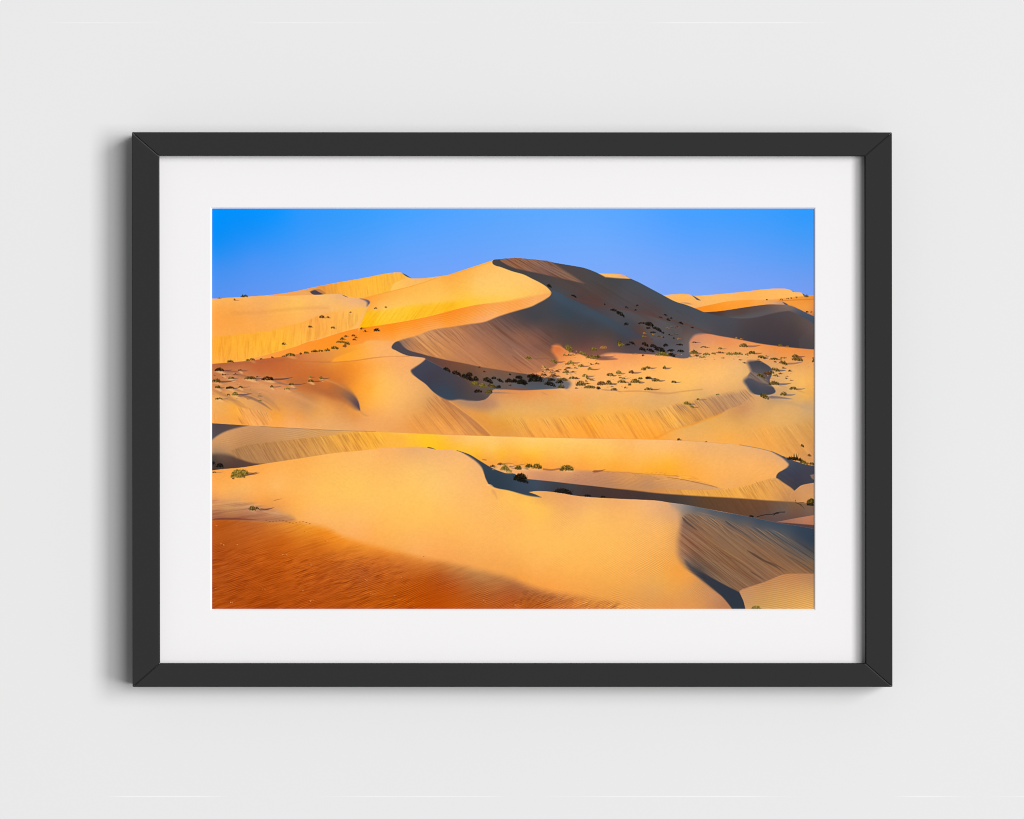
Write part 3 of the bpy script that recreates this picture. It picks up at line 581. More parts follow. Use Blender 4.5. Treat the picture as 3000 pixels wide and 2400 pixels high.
# ---------- the long low dune ----------
LOWP = ('A2 s1 40,1032! 92,1035 400,1055 750,1075 1100,1095 1700,1125 B2 215,1140 600,1155 900,1170 1400,1190 1800,1200 2156,1210 C2 800,1225 1500,1235 1900,1243 D2 400,1255 700,1270 1000,1295 1250,1325 1450,1365 1600,1410 1700,1455 1780,1490 1900,1530 2000,1560 2120,1572! D3 2120,900! A3 40,900!')
region(LOWP,
  'A2 500,1150,c8905f 300,1250,cf9662 800,1150,c99262 1200,1150,cb9866 1100,1220,d09a64 1600,1150,d39c60 300,1330,c8925f 150,1300,cf9660 150,1400,97785f 450,1400,b58050 700,1400,b98250 900,1450,bd8650 1000,1330,cb9154 1300,1350,d9994f 1600,1300,e6a248 1900,1250,f4ab42 2100,1250,fbb03f 1500,1400,e0a058 '
  'B2 150,1250,fdb34a 400,1250,fdb847 600,1200,fec13c 900,1220,ffc52e 900,1320,ffc422 600,1310,fdb742 1100,1290,fdbd30 1200,1200,fdb866 1400,1280,fdc468 1800,1250,fdc068 1700,1350,fec864 1300,1370,fdbe35 1500,1420,fdb92c 1800,1440,feb627 2100,1430,fdbe3a 1600,1480,f9a544 2000,1480,fda83f 1900,1550,f2a04e 1700,1550,f4a14a 2156,1300,fec868 '
  'C2 600,1450,fdbb50 1000,1480,fdb64c 1600,1540,fdb450 300,1300,fec867 300,1420,fec23c 200,1480,fda536 500,1550,fba348 800,1300,fdc56a 1200,1300,fdc068 1200,1420,fdc259 1600,1300,fbbc70 1600,1450,fdb858 900,1500,fdae40 900,1580,fba44a 1300,1570,fca93a 1900,1400,fdbc66 2000,1550,feb234 1700,1600,fdae36 1900,1650,fda636 1500,1245,f9b466 '
  'D2 300,1350,fbb76a 700,1330,eeb070 1000,1400,eeb06a 1300,1380,e9ad70 1500,1430,e8ab6e 800,1550,fcb55f 1300,1550,fcb464 1600,1550,f6af62 1400,1650,f9b160 200,1600,feb232 600,1650,fdac4a 1000,1690,fcb05a 1650,1480,dfa878 D3 1000,60,f0ac62 1300,60,f2aa58', 16)
stroke('B2 0,1138 400,1148 900,1172 1500,1192 C2 200,1213 1000,1228 1900,1243 D2 500,1258 1000,1295', 1.6, 'e09a5c', 0.6, 1.2, False)
stroke('D2 1150,1308 1450,1366 1600,1412 1700,1458', 2.4, '8a7468', 0.6, 1.5, False)
stroke('A2 700,1075 1100,1098 1700,1128 2156,1140', 2, '9a7656', 0.6, 1.5, False)
region('A2 s3 330,1385! 550,1312 900,1268 1300,1222 1700,1180 s8 2156,1150 B2 400,1170 600,1240 500,1340! A2 2156,1360! 1700,1405! 1200,1480! 750,1550 550,1530 420,1460',
  'A2 450,1420,a87a50 700,1400,b27e4e 900,1450,b98350 1000,1330,c48a4e 1300,1350,d4954c 1600,1300,e09c44 1900,1250,f2a73c 2100,1250,fbae3a 1500,1400,da9a50 1900,1350,eea44c B2 300,1250,fdb442', k=0.8)
streaks('A2 s3 330,1385! 550,1312 900,1268 1300,1222 1700,1180 s14 2156,1150 B2 300,1180 300,1300 A2 2156,1360! 1700,1405! 1200,1480! 750,1550 550,1530 420,1460', 57, 3.6, 40, 0.46, 21)
ripples('A2 s10 300,1120! 600,1080 1100,1100 1700,1130 1700,1170 900,1250 400,1300 200,1280', 12, 5.5, 0.035, 8)
region('A2 s1 40,1030! 92,1035 400,1055 560,1067! s4 430,1090 250,1145 130,1215 40,1300!', 'A2 150,1080,4b474f 300,1080,524a4c 100,1180,50505a 420,1070,5f504c')
region('A2 s8 40,1430! 200,1420 330,1440 s4 450,1490 620,1540 760,1550! s1 500,1592 40,1645!', 'A2 150,1500,44413f 400,1530,4f4140 300,1490,5f4c44 200,1450,6f5c50 120,1590,3b3536 600,1555,5c4740')
bushes('A2 190,1590,90,50,d 110,1555,50,35,d')
ripples('D2 s15 600,1300! 1200,1340 1600,1450 1700,1560 1500,1700 900,1650 500,1500', 10, 3.2, 0.035, 9)
tracks('A2 300,1395 550,1315 900,1272 1300,1226 1700,1184 2000,1160', 58, 16, 46, 70, '9a683e', 'e8ac64', 1.8, 0.36)
# the slip face at its right end
region('D2 s3 1550,1390! s1 1650,1430 1740,1475 1790,1495 1900,1530 2000,1560 2120,1575! D3 2120,60! s2 2000,78 1920,100 1860,150 1840,170! s3 1800,130 1700,65 1610,5! D2 s2 1612,1700 1640,1660 1700,1625 s4 1750,1590 1768,1560 1740,1520 1690,1475 1600,1420',
  'D2 1780,1520,4a5464 1850,1570,38475a 1950,1680,3f4353 1750,1640,384660 1680,1690,3a4454 D3 1850,60,363c4c 2000,30,3a4354 1750,60,464650')
region('D2 s2 2040,1690! 2120,1670! D3 2120,40! 2060,5', 'D2 2080,1700,8a6c5e')
streaks('D2 s3 1750,1560! 1850,1610 2000,1700 D3 2000,50 1850,150 1700,60 1620,0', 38, 3, 60, 0.14, 22)
# ---------- the hollow behind the front dune ----------
region('B2 s5 1640,1590! 1900,1560 C2 100,1580 400,1625 780,1625 1100,1640 1450,1650 1800,1690 2156,1700 D3 300,0 600,40 s3 850,110 950,150! s2 600,160 0,145 C3 1280,140! 0,200! B2 1700,1700!',
  'B2 1750,1600,f2a862 2000,1640,f0aa6a C2 100,1650,eaa66c 400,1690,cf8f66 700,1640,eea868 800,1690,c98c66 1200,1700,c88a63 1500,1680,e09a54 1900,1710,dd9a56 C3 300,20,cf906a 700,50,b98465 1200,60,b8835c 1700,50,c08a5f 1900,100,c98f5e D3 200,60,d89a60 500,100,d59a64 800,140,d6a068 500,20,e8a660')
ripples('C3 s10 200,0! 900,0 1800,0 D3 400,10 800,120 0,140 C3 1200,90 600,50', 8, 4.0, 0.04, 10)
streaks('D2 s4 0,1690! 400,1690 600,1720 D3 700,40 950,140 700,90 350,30 0,0', 10, 2.2, 10, 0.35, 23)
region('D3 s2 0,143! 200,135 600,158 880,155 1100,130 1250,95 1400,50 1610,5 s4 1700,65 1840,165! 1790,240 1850,310! 0,230! C3 1700,200! 1280,132! 1500,138',
  'D3 100,160,d08a4c 400,180,dd9a4c 600,190,f0a848 800,190,e5a048 1000,190,f0a94c 1300,150,eba54c 1500,100,e3a054 1600,60,e0a058 1500,220,e59f4c 1700,200,d99a58 1780,270,c08858 C3 1400,140,b9814f 1700,170,c8894f')
streaks('D3 s3 150,140! 600,158 880,155 1100,130 1250,95 1400,50 1600,10 1840,200! 1800,300! 600,230! 150,200!', 55, 4, 40, 0.26, 24)
tracks('D3 180,140 600,160 880,158 1100,132 1250,98 1400,55 1600,15', 57, 12, 34, 40, 'b07438', 'fcc070', 1.8, 0.45)
region('D3 s2 1840,165! 1950,95 2050,75 2120,70! 2120,330! 1840,305 1790,240', 'D3 1900,180,d3975f 2050,120,c99066 2050,250,d79a5c 1850,270,c88a58')
ripples('D3 s5 1860,200! 2050,130 2120,130! 2120,300! 1850,290', 20, 3.6, 0.09, 11)
region('B2 s1 1240,1376! 1400,1428 1550,1518 1700,1605 1850,1662 2000,1690 C3 s1.5 60,0! 200,15 500,45 800,80 1000,101 1170,120 s2 1280,133 s3 1500,155 1800,190 2156,217 D3 600,228 1200,262 1500,285 1840,303! s2 2120,335! 2120,800! B3 1400,400! 1400,0! B2 1300,1500!',
  'B2 1450,1480,3c4658 1600,1600,2f4455 1650,1700,2c4356 B3 1800,80,2b3f50 2100,150,33465a C3 100,120,334a60 300,100,3c4f63 700,90,3f4850 600,150,363c46 1000,150,413a3c 1200,160,45393a 1500,200,44393a 1700,230,3e3a3d 2000,260,3b3b3e '
  'D3 200,240,47403e 500,280,4a4542 800,330,5a4738 1100,350,644b3a 1500,350,6b4f3e 1300,420,644a3a 1800,350,7a5c46 1900,400,755a48 700,300,5b4736 1700,440,62605f 2050,380,7a5f4c 1700,490,634b48 1600,530,5d5054 1900,480,6b4f46 1450,500,5a4c48 2000,430,706058')
streaks('C3 s8 1000,120! 1500,170 D3 600,240 1300,280 1800,330 1500,450 1100,440 500,320 C3 1500,250', 55, 5, 60, 0.15, 25)
region('D3 s1 1600,560! 1800,520 2120,465! s2 2120,600! 1900,580 1700,568', 'D3 1750,550,9a6c58 2000,520,bd7f60 2050,570,b07050')
flat('D3 s2 1560,555! 1750,570 1900,585 2120,600! 2120,660! 1900,615', '48404a', 0.8)
for s in ('D3 1370,492 1430,475 1500,462 1580,455 1620,438 1720,432', 'D3 1580,470 1600,455 1640,448'): stroke(s, 2.6, '26282e', 0.9, 1.2, False)
# ---------- front dune ----------
FRONTP = ('A2 s1 40,1645! 92,1632 500,1590 750,1548 1200,1480 1700,1405 B2 0,1385 300,1350 600,1335 850,1337 980,1370 1150,1372 1260,1388 s2 1300,1402 s4 1420,1470 1500,1530 1560,1600 s2 1590,1680 B3 1605,5 1640,75! 1720,122 1900,160 s3 2156,228 C3 370,246! s1 300,210 213,181! 300,168 450,172 600,190 800,225 1000,245 1300,262 1600,275 1850,290 2000,315 s1 D3 430,335 700,385 1000,440 1260,490 1500,540 1700,580 1900,610 2120,650! 2120,1760! A3 40,1760!')
region(FRONTP,
  'A2 200,1650,f6a24c 700,1620,fba64c 1200,1560,fdae52 1800,1480,fdb862 2100,1450,fdbb66 1500,1650,fdba5c 2000,1650,fdbd63 400,1700,fba64a B2 300,1420,fcb364 700,1390,eaac70 1100,1420,f3b474 700,1600,fdc169 1300,1600,fcbc6c 1500,1620,f3b474 200,1650,fdbb60 1000,1700,fdc26c '
  'A3 150,80,fbaa50 500,100,fdb864 900,100,fdbb66 200,200,fdb05a 700,250,fba850 150,270,e0965a 1300,100,fdb95f 1900,100,fec45e 1500,250,fec05c 1800,400,fdbb60 1200,350,fdb352 1000,330,f9a34c 1400,500,fdb464 1900,600,fdb465 2100,700,fdae58 1300,420,fdb45f 100,380,c98a5e 300,350,dd9a60 500,320,e89e58 800,330,ee9a44 900,460,cf9566 400,400,c4915f 1000,600,f0a450 400,700,c06020 '
  'B3 200,300,fec262 1000,100,fdc46e 1300,100,fbbb6c 1500,200,fcb969 800,400,fec25c 1600,400,fdb964 2000,500,fcb45e 500,600,fdba5a 1200,600,fdb95a 300,750,fdb055 200,700,fdae55 800,800,fdb15c 700,900,faae5e 1500,800,fdb55c 1200,950,f9a956 1000,950,faa856 1800,1000,f9ab55 1500,1050,f6a854 1900,1150,f4a650 2000,800,fdba5c 2000,1250,ef9f48 1800,180,fbb45a 1900,220,fec35e 2100,300,fec458 500,1200,e89038 '
  'C3 200,320,fec356 400,365,fec256 100,250,f9b858 400,270,eaa35e 700,280,e8a468 900,330,eeae6c 1300,300,eeaa68 1700,310,eeb078 2000,370,e0a674 1000,450,fcbc64 1500,450,f9b664 500,600,feb95e 1000,700,fdbc5e 1500,700,fab75f 1900,650,f4b264 600,900,fdbc5c 1200,950,fcb75a 1700,900,f7b15c 2000,800,eeaa60 300,1100,fcb258 900,1150,fcb254 1500,1200,f7ad54 1900,1250,eea850 100,1250,f5a048 500,1350,f8a24a 900,1400,f4a44c 1400,1400,eea54e 1800,1450,dfa05a 1100,1500,eda04a 1500,1550,e59c50 2000,1600,e09550 2050,1150,f29f44 1800,1600,e0984e '
  'D3 250,400,d9a376 350,500,d8a274 300,600,eaaa60 330,750,e0a05c 200,700,f7b25c 330,900,e8a458 300,1050,f0a650 350,1200,f3a143 500,1250,efa04a 250,1450,e8a250 500,1450,dc9a58 700,1350,c98c58 800,1500,cb8e5e 950,1620,b87a50 600,1600,dd9550 200,1620,e2954c 900,1530,b9835e', 18)
stroke('B2 870,1338 930,1352 985,1370', 4, '5a5058', 0.85, 1.5)
stroke('B3 1620,95 1670,90 1720,125', 3, 'f9cf96', 0.7, 2); stroke('B3 1690,150 1730,210 1760,280', 9, 'd99a60', 0.5, 5)
ripples('A2 s20 200,1650! 1000,1530 1800,1450 B2 600,1380 1200,1450 1300,1700 A2 1000,1720', 170, 3.4, 0.012, 12)
ripples('B3 s20 1400,200! 2156,400 C3 1000,450 1900,500 D3 400,600 330,1000 C3 1500,1350 700,1200 B3 1700,800', 153, 4.4, 0.024, 13, warp=0.9)
ripples('C3 s20 1500,550! 2000,500 D3 400,500 400,750 330,1000 200,1200 C3 1500,1200', 150, 5.0, 0.034, 33, warp=1.0)
ripples('C3 s15 1500,1250! 2100,1000 D3 600,1300 900,1500 1000,1660! C3 1500,1660! 1700,1500', 158, 4.4, 0.018, 14, warp=0.5)
ripples('D3 s12 560,1280! 750,1350 900,1500 960,1600 700,1600 500,1450', 52, 4.0, 0.05, 34)
# left shoulder: grey hummock
region('A3 s10 40,260! 300,300 600,330 850,400 1000,450 1120,500 s10 1140,540 900,560 500,550 40,540!', 'A3 100,380,c58a5e 300,400,c4905f 600,420,b8866a 300,480,a0623e 700,480,a86a4c 150,510,8a4f3c 900,520,a46a4c 900,440,cf9566 1080,510,b88258 150,320,d8945a 500,520,98553a', k=0.85)
streaks('A3 s8 40,300! 600,300 850,400 1000,450 1120,500 1140,545 900,560 500,550 40,540!', -8, 3.0, 50, 0.34, 26)
stroke('A3 92,525 300,518 500,522 700,535', 6, '6a3a38', 0.75, 4)
stroke('A3 690,400 760,402 890,372', 7, '6a4038', 0.85, 2.5); stroke('A3 700,405 850,440 1000,460 1100,490', 6, 'd6a070', 0.6, 4)
stroke('A3 92,300 130,290 180,282', 8, 'c07a50', 0.6, 5); stroke('A3 870,290 930,272 1000,262', 2.5, 'b46a38', 0.7, 1.5)
# red sand
REDP = 'A3 s3 40,535! 300,532 600,555 s8 900,565 1150,550 s13 1300,585 1550,640 1750,745 1950,805 2156,865 B3 500,935 800,1015 1100,1065 s16 1500,1160 1900,1265 2156,1375 C3 500,1450 900,1510 1300,1580 1700,1665! 1700,1800! A3 40,1800!'
region(REDP,
  'A3 200,600,b25418 200,750,b85c1e 600,600,b8622c 600,750,c46220 1000,640,dc8433 1000,750,cc6417 1250,620,ee962e 1500,700,f08c24 1700,800,f08d27 1400,850,cf6a1a 800,850,bf5c18 200,900,a94e1a 500,1100,b05118 200,1300,b0531c 200,1550,ac4f16 800,1300,ae4f14 1200,1100,c25e19 1600,1100,bd5c1d 1900,950,dc7a28 2100,1000,d9782a 1500,1400,b4541a 1000,1550,ad4e14 1800,1300,b6581c 2100,1500,ba5914 1700,1600,b55414 2000,1200,b55c28 '
  'B3 100,870,f09330 400,935,f09234 700,1010,e78e38 300,1020,cc6a24 100,1100,bd5c1f 600,1100,c66a2c 900,1070,d88038 1200,1150,c9803f 1500,1220,c88c50 1500,1300,ae6a3a 1800,1320,b8743f 1200,1250,b26030 1000,1200,b45a22 2000,1400,ac6234 800,1300,b55313 500,1400,b85614 1200,1400,b4521a 500,1600,b8560f 1200,1600,bd560f 1900,1500,b0562a 1900,1620,b85c20 '
  'C3 100,1350,a96a44 300,1430,a8643a 200,1550,b25e24 600,1500,bd7540 700,1600,c87030 1000,1550,d98c42 1100,1640,cf7c34 1400,1610,dd9448 1600,1650,e09850 400,1640,b85c1c', 16)
streaks(REDP, -16, 2.4, 30, 0.20, 27, 0.0, 900, 1650, tint=(0.8, 1.1, 1.2))
ripples('A3 s30 40,850! 1200,900 2100,1050 B3 900,1200 2100,1420 C3 1700,1600 1700,1800! A3 40,1800!', -17, 5.0, 0.07, 15, warp=1.0, patch=40)
ripples('B3 s20 0,1100! 900,1200 1900,1420 C3 1300,1560 1700,1700! 0,1800! B3 0,1800!', -23, 5.0, 0.09, 35, warp=1.2, patch=40)
streaks('A3 s20 1000,950! 2156,1000 B3 600,1150 700,1300 0,1350 A3 1800,1400 1000,1300', -18, 3.0, 14, 0.42, 28)
streaks('A3 s20 40,900! 900,950 1500,1150 B3 300,1400 700,1500 700,1800! A3 40,1800!', -17, 2.8, 22, 0.5, 44)
streaks('C3 s8 200,1420! 900,1520 1500,1600 1700,1665! 0,1665! 0,1500', -28, 3.2, 12, 0.5, 29)
_r = np.random.default_rng(11)
for t, x, y in (('A3', 200, 830), ('A3', 230, 850), ('A3', 405, 845), ('A3', 150, 605), ('A3', 1000, 970), ('A3', 1030, 968), ('A3', 1330, 1555), ('A3', 1360, 1550), ('A3', 320, 1570), ('A3', 345, 1575), ('A3', 1240, 1425), ('A3', 1270, 675), ('A3', 750, 1400), ('A3', 150, 1392), ('A3', 1340, 1095), ('A3', 1530, 795), ('B3', 460, 1490), ('B3', 540, 1258), ('B3', 90, 1290), ('B3', 1590, 1555), ('B3', 1975, 1605), ('B3', 180, 1465), ('B3', 830, 990), ('A3', 800, 600)):
    x, y = conv(t, x, y)
    for q in range(3): dab(x + _r.normal(0, 2.4), y + _r.normal(0, 1), 1.6, 1.0, (226, 150, 92), 0.75)
    dab(x - 1.5, y + 1.0, 1.6, 1.0, (90, 40, 20), 0.6)
for i in range(14):
    x, y = conv('A3', 780 + i * 42, 535 + 14 * math.sin(i) + i * 3); dab(x, y, 3, 1.2, (120, 62, 44), 0.7)
# ---------- front dune: shaded, streaked slip face ----------
SLIP = ('D3 s1 1100,460 1260,490 1500,540 1700,580 1900,610 2120,650! s1.5 2120,1215! 1900,1212 1700,1222 1600,1258 1480,1310 1300,1370 1150,1430 s1 1150,1460 1200,1560 1225,1665! 1060,1665! s3 1000,1580 930,1500 s5 800,1400 650,1280 s8 530,1180 s13 430,1080 375,980 365,850 385,700 s10 400,600 s14 400,500 370,430 s8 300,370 s4 250,318! s1 430,335 700,385 900,425')
region(SLIP,
  'D3 300,350,c09c84 430,400,8f8580 350,450,c39a74 600,400,5a6470 800,440,4a5a6a 1100,500,3f5366 1400,580,3c4f62 1600,620,3f5062 1900,700,2f455a 2050,800,2a4158 2000,650,33465a 520,500,96704f 700,520,9c7455 900,600,8f6c52 700,700,8a6850 500,620,7f6354 450,600,7a5c50 450,750,966a50 500,850,90664b 700,850,8c6449 900,750,83664f 1100,850,85654c 1200,650,7f6656 1400,800,7b6250 1600,850,7a6150 1800,950,6f5c50 1900,850,4a5058 '
  '1500,690,62605e 1700,720,525a60 1300,1000,86634a 1600,1100,8c6446 1900,1150,926a4a 1000,1100,8a6549 700,1050,85644c 500,950,8a6450 450,1030,94705a 550,1050,6a584e 650,1150,4d4a4c 900,1200,80624c 1200,1250,8c6a50 1100,1330,86664e 1400,1250,8f6d54 1200,1380,8c664a 420,900,a87a58 2050,1000,55524e 2050,1100,7f6048', 14)
STK = 'D3 s6 430,470! 600,450 800,500 950,540 1200,600 1450,650 1650,680 2120,960! s3 2120,1215! 1900,1212 1700,1222 1600,1258 1480,1310 1300,1370 1150,1430 900,1350 700,1240 s8 500,1080 400,900 400,700 420,560'
streaks(STK, 38, 3.4, 100, 0.44, 30, 0.00012, 2150, 1600, ridged=True)
streaks('D3 s10 420,600! 600,700 900,900 1200,1200 1350,1350 1100,1420 700,1240 480,1060 380,900', 36, 3.0, 160, 0.3, 31, 0.0, 2100, 1600)
ripples('D3 s10 400,650! 600,700 900,900 1200,1150 1400,1330 1150,1420 700,1200 400,950', 37, 5.0, 0.09, 36, warp=0.8, patch=90)
for s, w, c, k in (('D3 425,500 480,560 560,620 640,680', 9, '3c4048', .85), ('D3 440,480 600,600 760,700', 5, '58504c', .7), ('D3 510,460 620,560 700,660', 5, '5a5450', .6), ('D3 970,550 1060,610 1200,700 1400,850', 9, '3f4a54', .8), ('D3 1000,640 1200,760 1500,960 1800,1200', 5, 'b07a4c', .6),
    ('D3 1310,620 1500,750 1800,950 2100,1120', 6, '3a4450', .7), ('D3 1500,660 1700,790 2000,980 2110,1040', 6, '34424f', .75), ('D3 1550,650 1750,760 2110,1000', 3, 'a9825e', .6), ('D3 780,510 880,570 1000,720 1200,860', 5, 'c28a56', .6), ('D3 600,660 900,880 1300,1130 1500,1290', 4, 'b88452', .6),
    ('D3 1250,920 1450,1040 1620,1130 1730,1220', 9, '3f3c3c', .8), ('D3 1480,1050 1650,1120 1800,1205', 6, '54443c', .7), ('D3 1280,1180 1400,1250 1480,1300', 6, '54443c', .7), ('D3 1200,620 1400,760 1700,940 2000,1160', 4, 'b27c50', .5), ('D3 1350,620 1550,760 1900,960', 3, 'b48660', .5),
    ('D3 600,430 800,480 1000,560', 4, 'a87c58', .5), ('D3 2110,1200 1900,1060 1700,960', 7, '3e4248', .6), ('D3 700,1010 1000,1130 1240,1300', 4, 'a87850', .4), ('D3 900,940 1200,1100 1400,1250', 4, '5e483c', .5)):
    stroke(s, w * 0.75, c, k * 0.75, 1.8)
tracks('D3 430,480 520,455 700,500 900,530 1200,610 1450,660 1700,700', 37, 40, 120, 46, '4a4442', 'bd8a60', 2.0, 0.45)
region('D3 s9 470,1050! s4 560,1120 s2 700,1205 850,1290 1000,1370 1140,1440! s1 1165,1480 1200,1560 1225,1665! 1062,1665! s2.5 1000,1580 930,1500 s3 850,1430 720,1320 s6 600,1220 s9 500,1120', 'D3 550,1110,4a4a50 600,1150,3d444e 700,1250,343d4a 800,1310,2e3a48 1000,1450,2c3a4a 1100,1500,2b3a49 1120,1600,2a3a4a')
streaks('D3 s6 400,950! 520,1050 650,1180 750,1300 600,1250 450,1120', 28, 3, 30, 0.5, 32)
region('D3 s2 2120,1213! 1900,1210 1700,1222 1600,1258 s3 1480,1310 1300,1370 1150,1430! s1 1165,1480 1200,1560 1225,1665! 2120,1665!',
  'D3 1800,1250,c08252 1300,1420,c98f5c 1600,1400,cb955c 1250,1500,c49064 1400,1600,c99858 2000,1400,d09a5c 1900,1600,dda35a 2050,1300,b5825a 1500,1330,bd8454 2050,1620,e2a85c')
ripples('D3 s3 2120,1213! 1900,1210 1700,1222 1600,1258 1480,1310 1300,1370 1150,1430! 1165,1480 1200,1560 1225,1665! 2120,1665!', 13, 5.8, 0.05, 37, warp=0.4, patch=140, bend=-0.0004, ox=2300, oy=1750)
# ---------- plants printed on the picture ----------
def scrub(tile, x0, x1, y0, y1, n, slope=0.0, lit='fcca8e', dark='a06c52'):
    for i in range(n):
        u = rng.random(); x = x0 + (x1 - x0) * u; yy = y0 + (y1 - y0) * rng.random() + slope * (x - x0)
        a, b = conv(tile, x, yy); L = rng.uniform(3, 10)
        stroke([(a, b, 1, False), (a + L, b + L * rng.uniform(-0.15, 0.3), 1, False)], rng.uniform(1.4, 2.8), dark, 0.5, 1.2)
        if rng.random() < 0.7: stroke([(a - 1, b - 1.8, 1, False), (a + L * 0.7, b - 1.2, 1, False)], rng.uniform(1.4, 2.6), lit, 0.5, 1.2)
        if rng.random() < 0.35: bush(tile, x, yy, rng.uniform(14, 40), rng.uniform(8, 18), 'gybf'[int(rng.random() * 4)], rng.uniform(10, 40), '8a6450')
scrub('C2', 360, 800, 330, 500, 60); scrub('C2', 800, 1500, 430, 600, 34); scrub('C2', 620, 1100, 130, 330, 26); scrub('C2', 1800, 2156, 130, 200, 12)
scrub('D2', 500, 2050, 130, 250, 44, 0.05); scrub('D2', 1480, 1800, 340, 520, 20); scrub('A2', 92, 700, 380, 700, 30, 0.1, 'eeb482', '8a5a48'); scrub('B2', 1650, 2156, 1560, 1640, 22)
scrub('C1', 1600, 2100, 1540, 1700, 16, 0.0, '70706e', '2a2e30')
flat('A1 s1 450,1168! 480,1148 520,1140 550,1158! 500,1165', '3c3420', 0.9)
bushes('A1 500,1165,85,26,g 190,1186,40,8,b 380,1212,26,22,b,60,b98050 1480,1432,70,34,b,30,c58a4a 1558,1432,38,20,b,20,c58a4a 1330,1552,50,26,b,20,c98a48 1620,1562,50,20,b,30,c98a48 1840,1366,22,14,b 1985,1570,40,18,b,40,c56a20 2025,1605,40,18,b,30,c56a20 1780,1668,40,20,b,30,c56a20 1880,1662,45,22,b,30,c56a20 1740,1706,60,26,g,20,b86020 1890,1712,40,20,b,20,b86020 1910,1685,30,14,b,20,b86020 '
  'B1 220,1315,40,16,b 348,1302,30,14,b 235,1598,75,36,d')
bushes('A2 1000,42,50,24,b,20,d89a40 1720,18,110,26,g 1800,42,70,34,g 1770,72,50,22,b 1640,98,100,34,g 1550,122,70,28,g 1465,130,60,24,g 1385,138,90,26,g 1285,155,65,26,g 1210,165,40,18,g 1080,185,120,34,g,0,,0.4 1000,195,60,10,b 855,212,34,20,b 715,228,36,14,b 600,240,65,24,g,0,,0.3 545,246,50,18,g 325,268,80,30,g '
  '185,375,110,36,d,120,7a4a40,0.9 450,372,50,16,b,90,8a5444,0.8 240,425,50,14,b,60,8a6050,0.6 390,420,50,14,b,60,8a6050 335,472,75,24,g,70,7a5a50,0.8 572,478,150,34,g,90,6a5050,0.9 795,490,150,44,d,260,4a4448,0.9 150,518,115,42,g,190,5a4a48,0.5 1095,552,70,26,g,170,6a4a44,0.8 1328,458,30,22,y,60,7a4f40,0.5 1470,475,50,28,y,100,7a5040,0.5 1342,512,70,28,g,140,6a4a44,0.9 850,582,45,24,g,110,6a5a58,0.7 1040,605,70,14,y,120,7a6a60,0.5 '
  '165,592,70,34,g,60,6a5a58,0.9 320,598,100,28,d,70,5a4a50,0.9 450,585,55,20,g,110,6a5a58,0.7 385,682,80,40,y,190,5e4a50,0.7 300,682,40,18,b 180,732,90,20,g,80,6a5a58,0.7 420,1722,180,105,y,0,,0.0 490,1680,120,60,y,150,8a5a40 120,1660,60,14,b,110,b08050 ')
stroke('A2 470,1702 580,1680 680,1645', 5, '6a4a44', 0.8, 2)
bushes('A3 360,12,30,16,g 600,408,90,52,g,0,,0.2 660,395,50,26,g')
bushes('C1 470,1042,55,36,d,0,,0,0.4 780,1165,62,26,d,0,,0,0.4 1170,1265,20,10,d 1450,1308,35,20,d,0,,0,0.4 1580,1282,26,20,d 1560,1338,28,18,d 1290,1345,90,28,d,0,,0,0.25 1370,1400,100,44,d,0,,0,0.5 1443,1520,60,30,d 1640,1505,90,18,d 1740,1535,120,50,d,0,,0,0.35 1840,1590,120,40,d,0,,0,0.5 1720,1565,60,18,d 1780,1620,70,16,d 1910,1630,20,30,d 1985,1648,22,16,d 1912,1680,16,10,d 2045,1695,18,18,d 1940,1400,40,16,d,0,,0,0.5 1975,1462,50,24,d,0,,0,0.4 2010,1442,26,18,d 1880,1430,40,10,d,0,,0,0.3 970,1320,14,8,b '
  'D1 410,1505,65,24,d,0,,0,0.3 550,1555,50,8,d,0,,0,0.3 1675,1200,40,10,b 1755,1192,28,12,b 1800,1185,20,8,b 1865,1175,26,12,b 1995,1165,50,24,g 2000,1362,34,16,d 2055,1360,20,8,b 1490,1203,26,6,b 1105,1695,40,20,f 1170,1702,50,14,f')
bushes('B2 1120,380,90,46,d,0,,0,0.4 1240,425,110,50,d,0,,0,0.3 1370,480,160,60,d,0,,0,0.35 1400,440,80,46,d 1480,500,70,56,d 1640,520,120,60,d,0,,0,0.4 1710,480,60,34,d 1790,510,80,34,d,0,,0,0.4 1900,520,100,48,d 1980,520,70,34,d 2060,545,110,60,d,0,,0,0.2 2030,475,90,34,d,0,,0,0.3 1470,548,110,40,y 1570,580,100,50,y 1690,582,100,44,g,0,,0,0.2 1770,590,60,34,d 1510,645,100,36,d 1650,655,80,48,g 1910,425,36,14,d 1590,388,26,10,d 1525,328,26,8,d 1915,558,26,8,d '
  '1790,1560,70,26,b 1850,1630,110,60,y 1900,1660,80,40,y 1690,1590,50,30,b 2025,1620,70,50,g 2140,1592,70,34,g 2050,1745,160,80,d')
for s in ('B2 1760,1560 1900,1540 2000,1560', 'B2 1900,1590 2050,1560 2150,1545', 'B2 1560,1490 1620,1500 1580,1510', 'B2 2060,1600 2150,1610', 'B2 1930,1600 2000,1610'): stroke(s, 3, '8a6048', 0.6, 1.5)
for x, y, w in ((1900, 1650, 60), (2080, 1610, 50), (1750, 1600, 50)):
    a, b = conv('B2', x, y); dab(a, b, w / TS, 5, (250, 196, 124), 0.5)
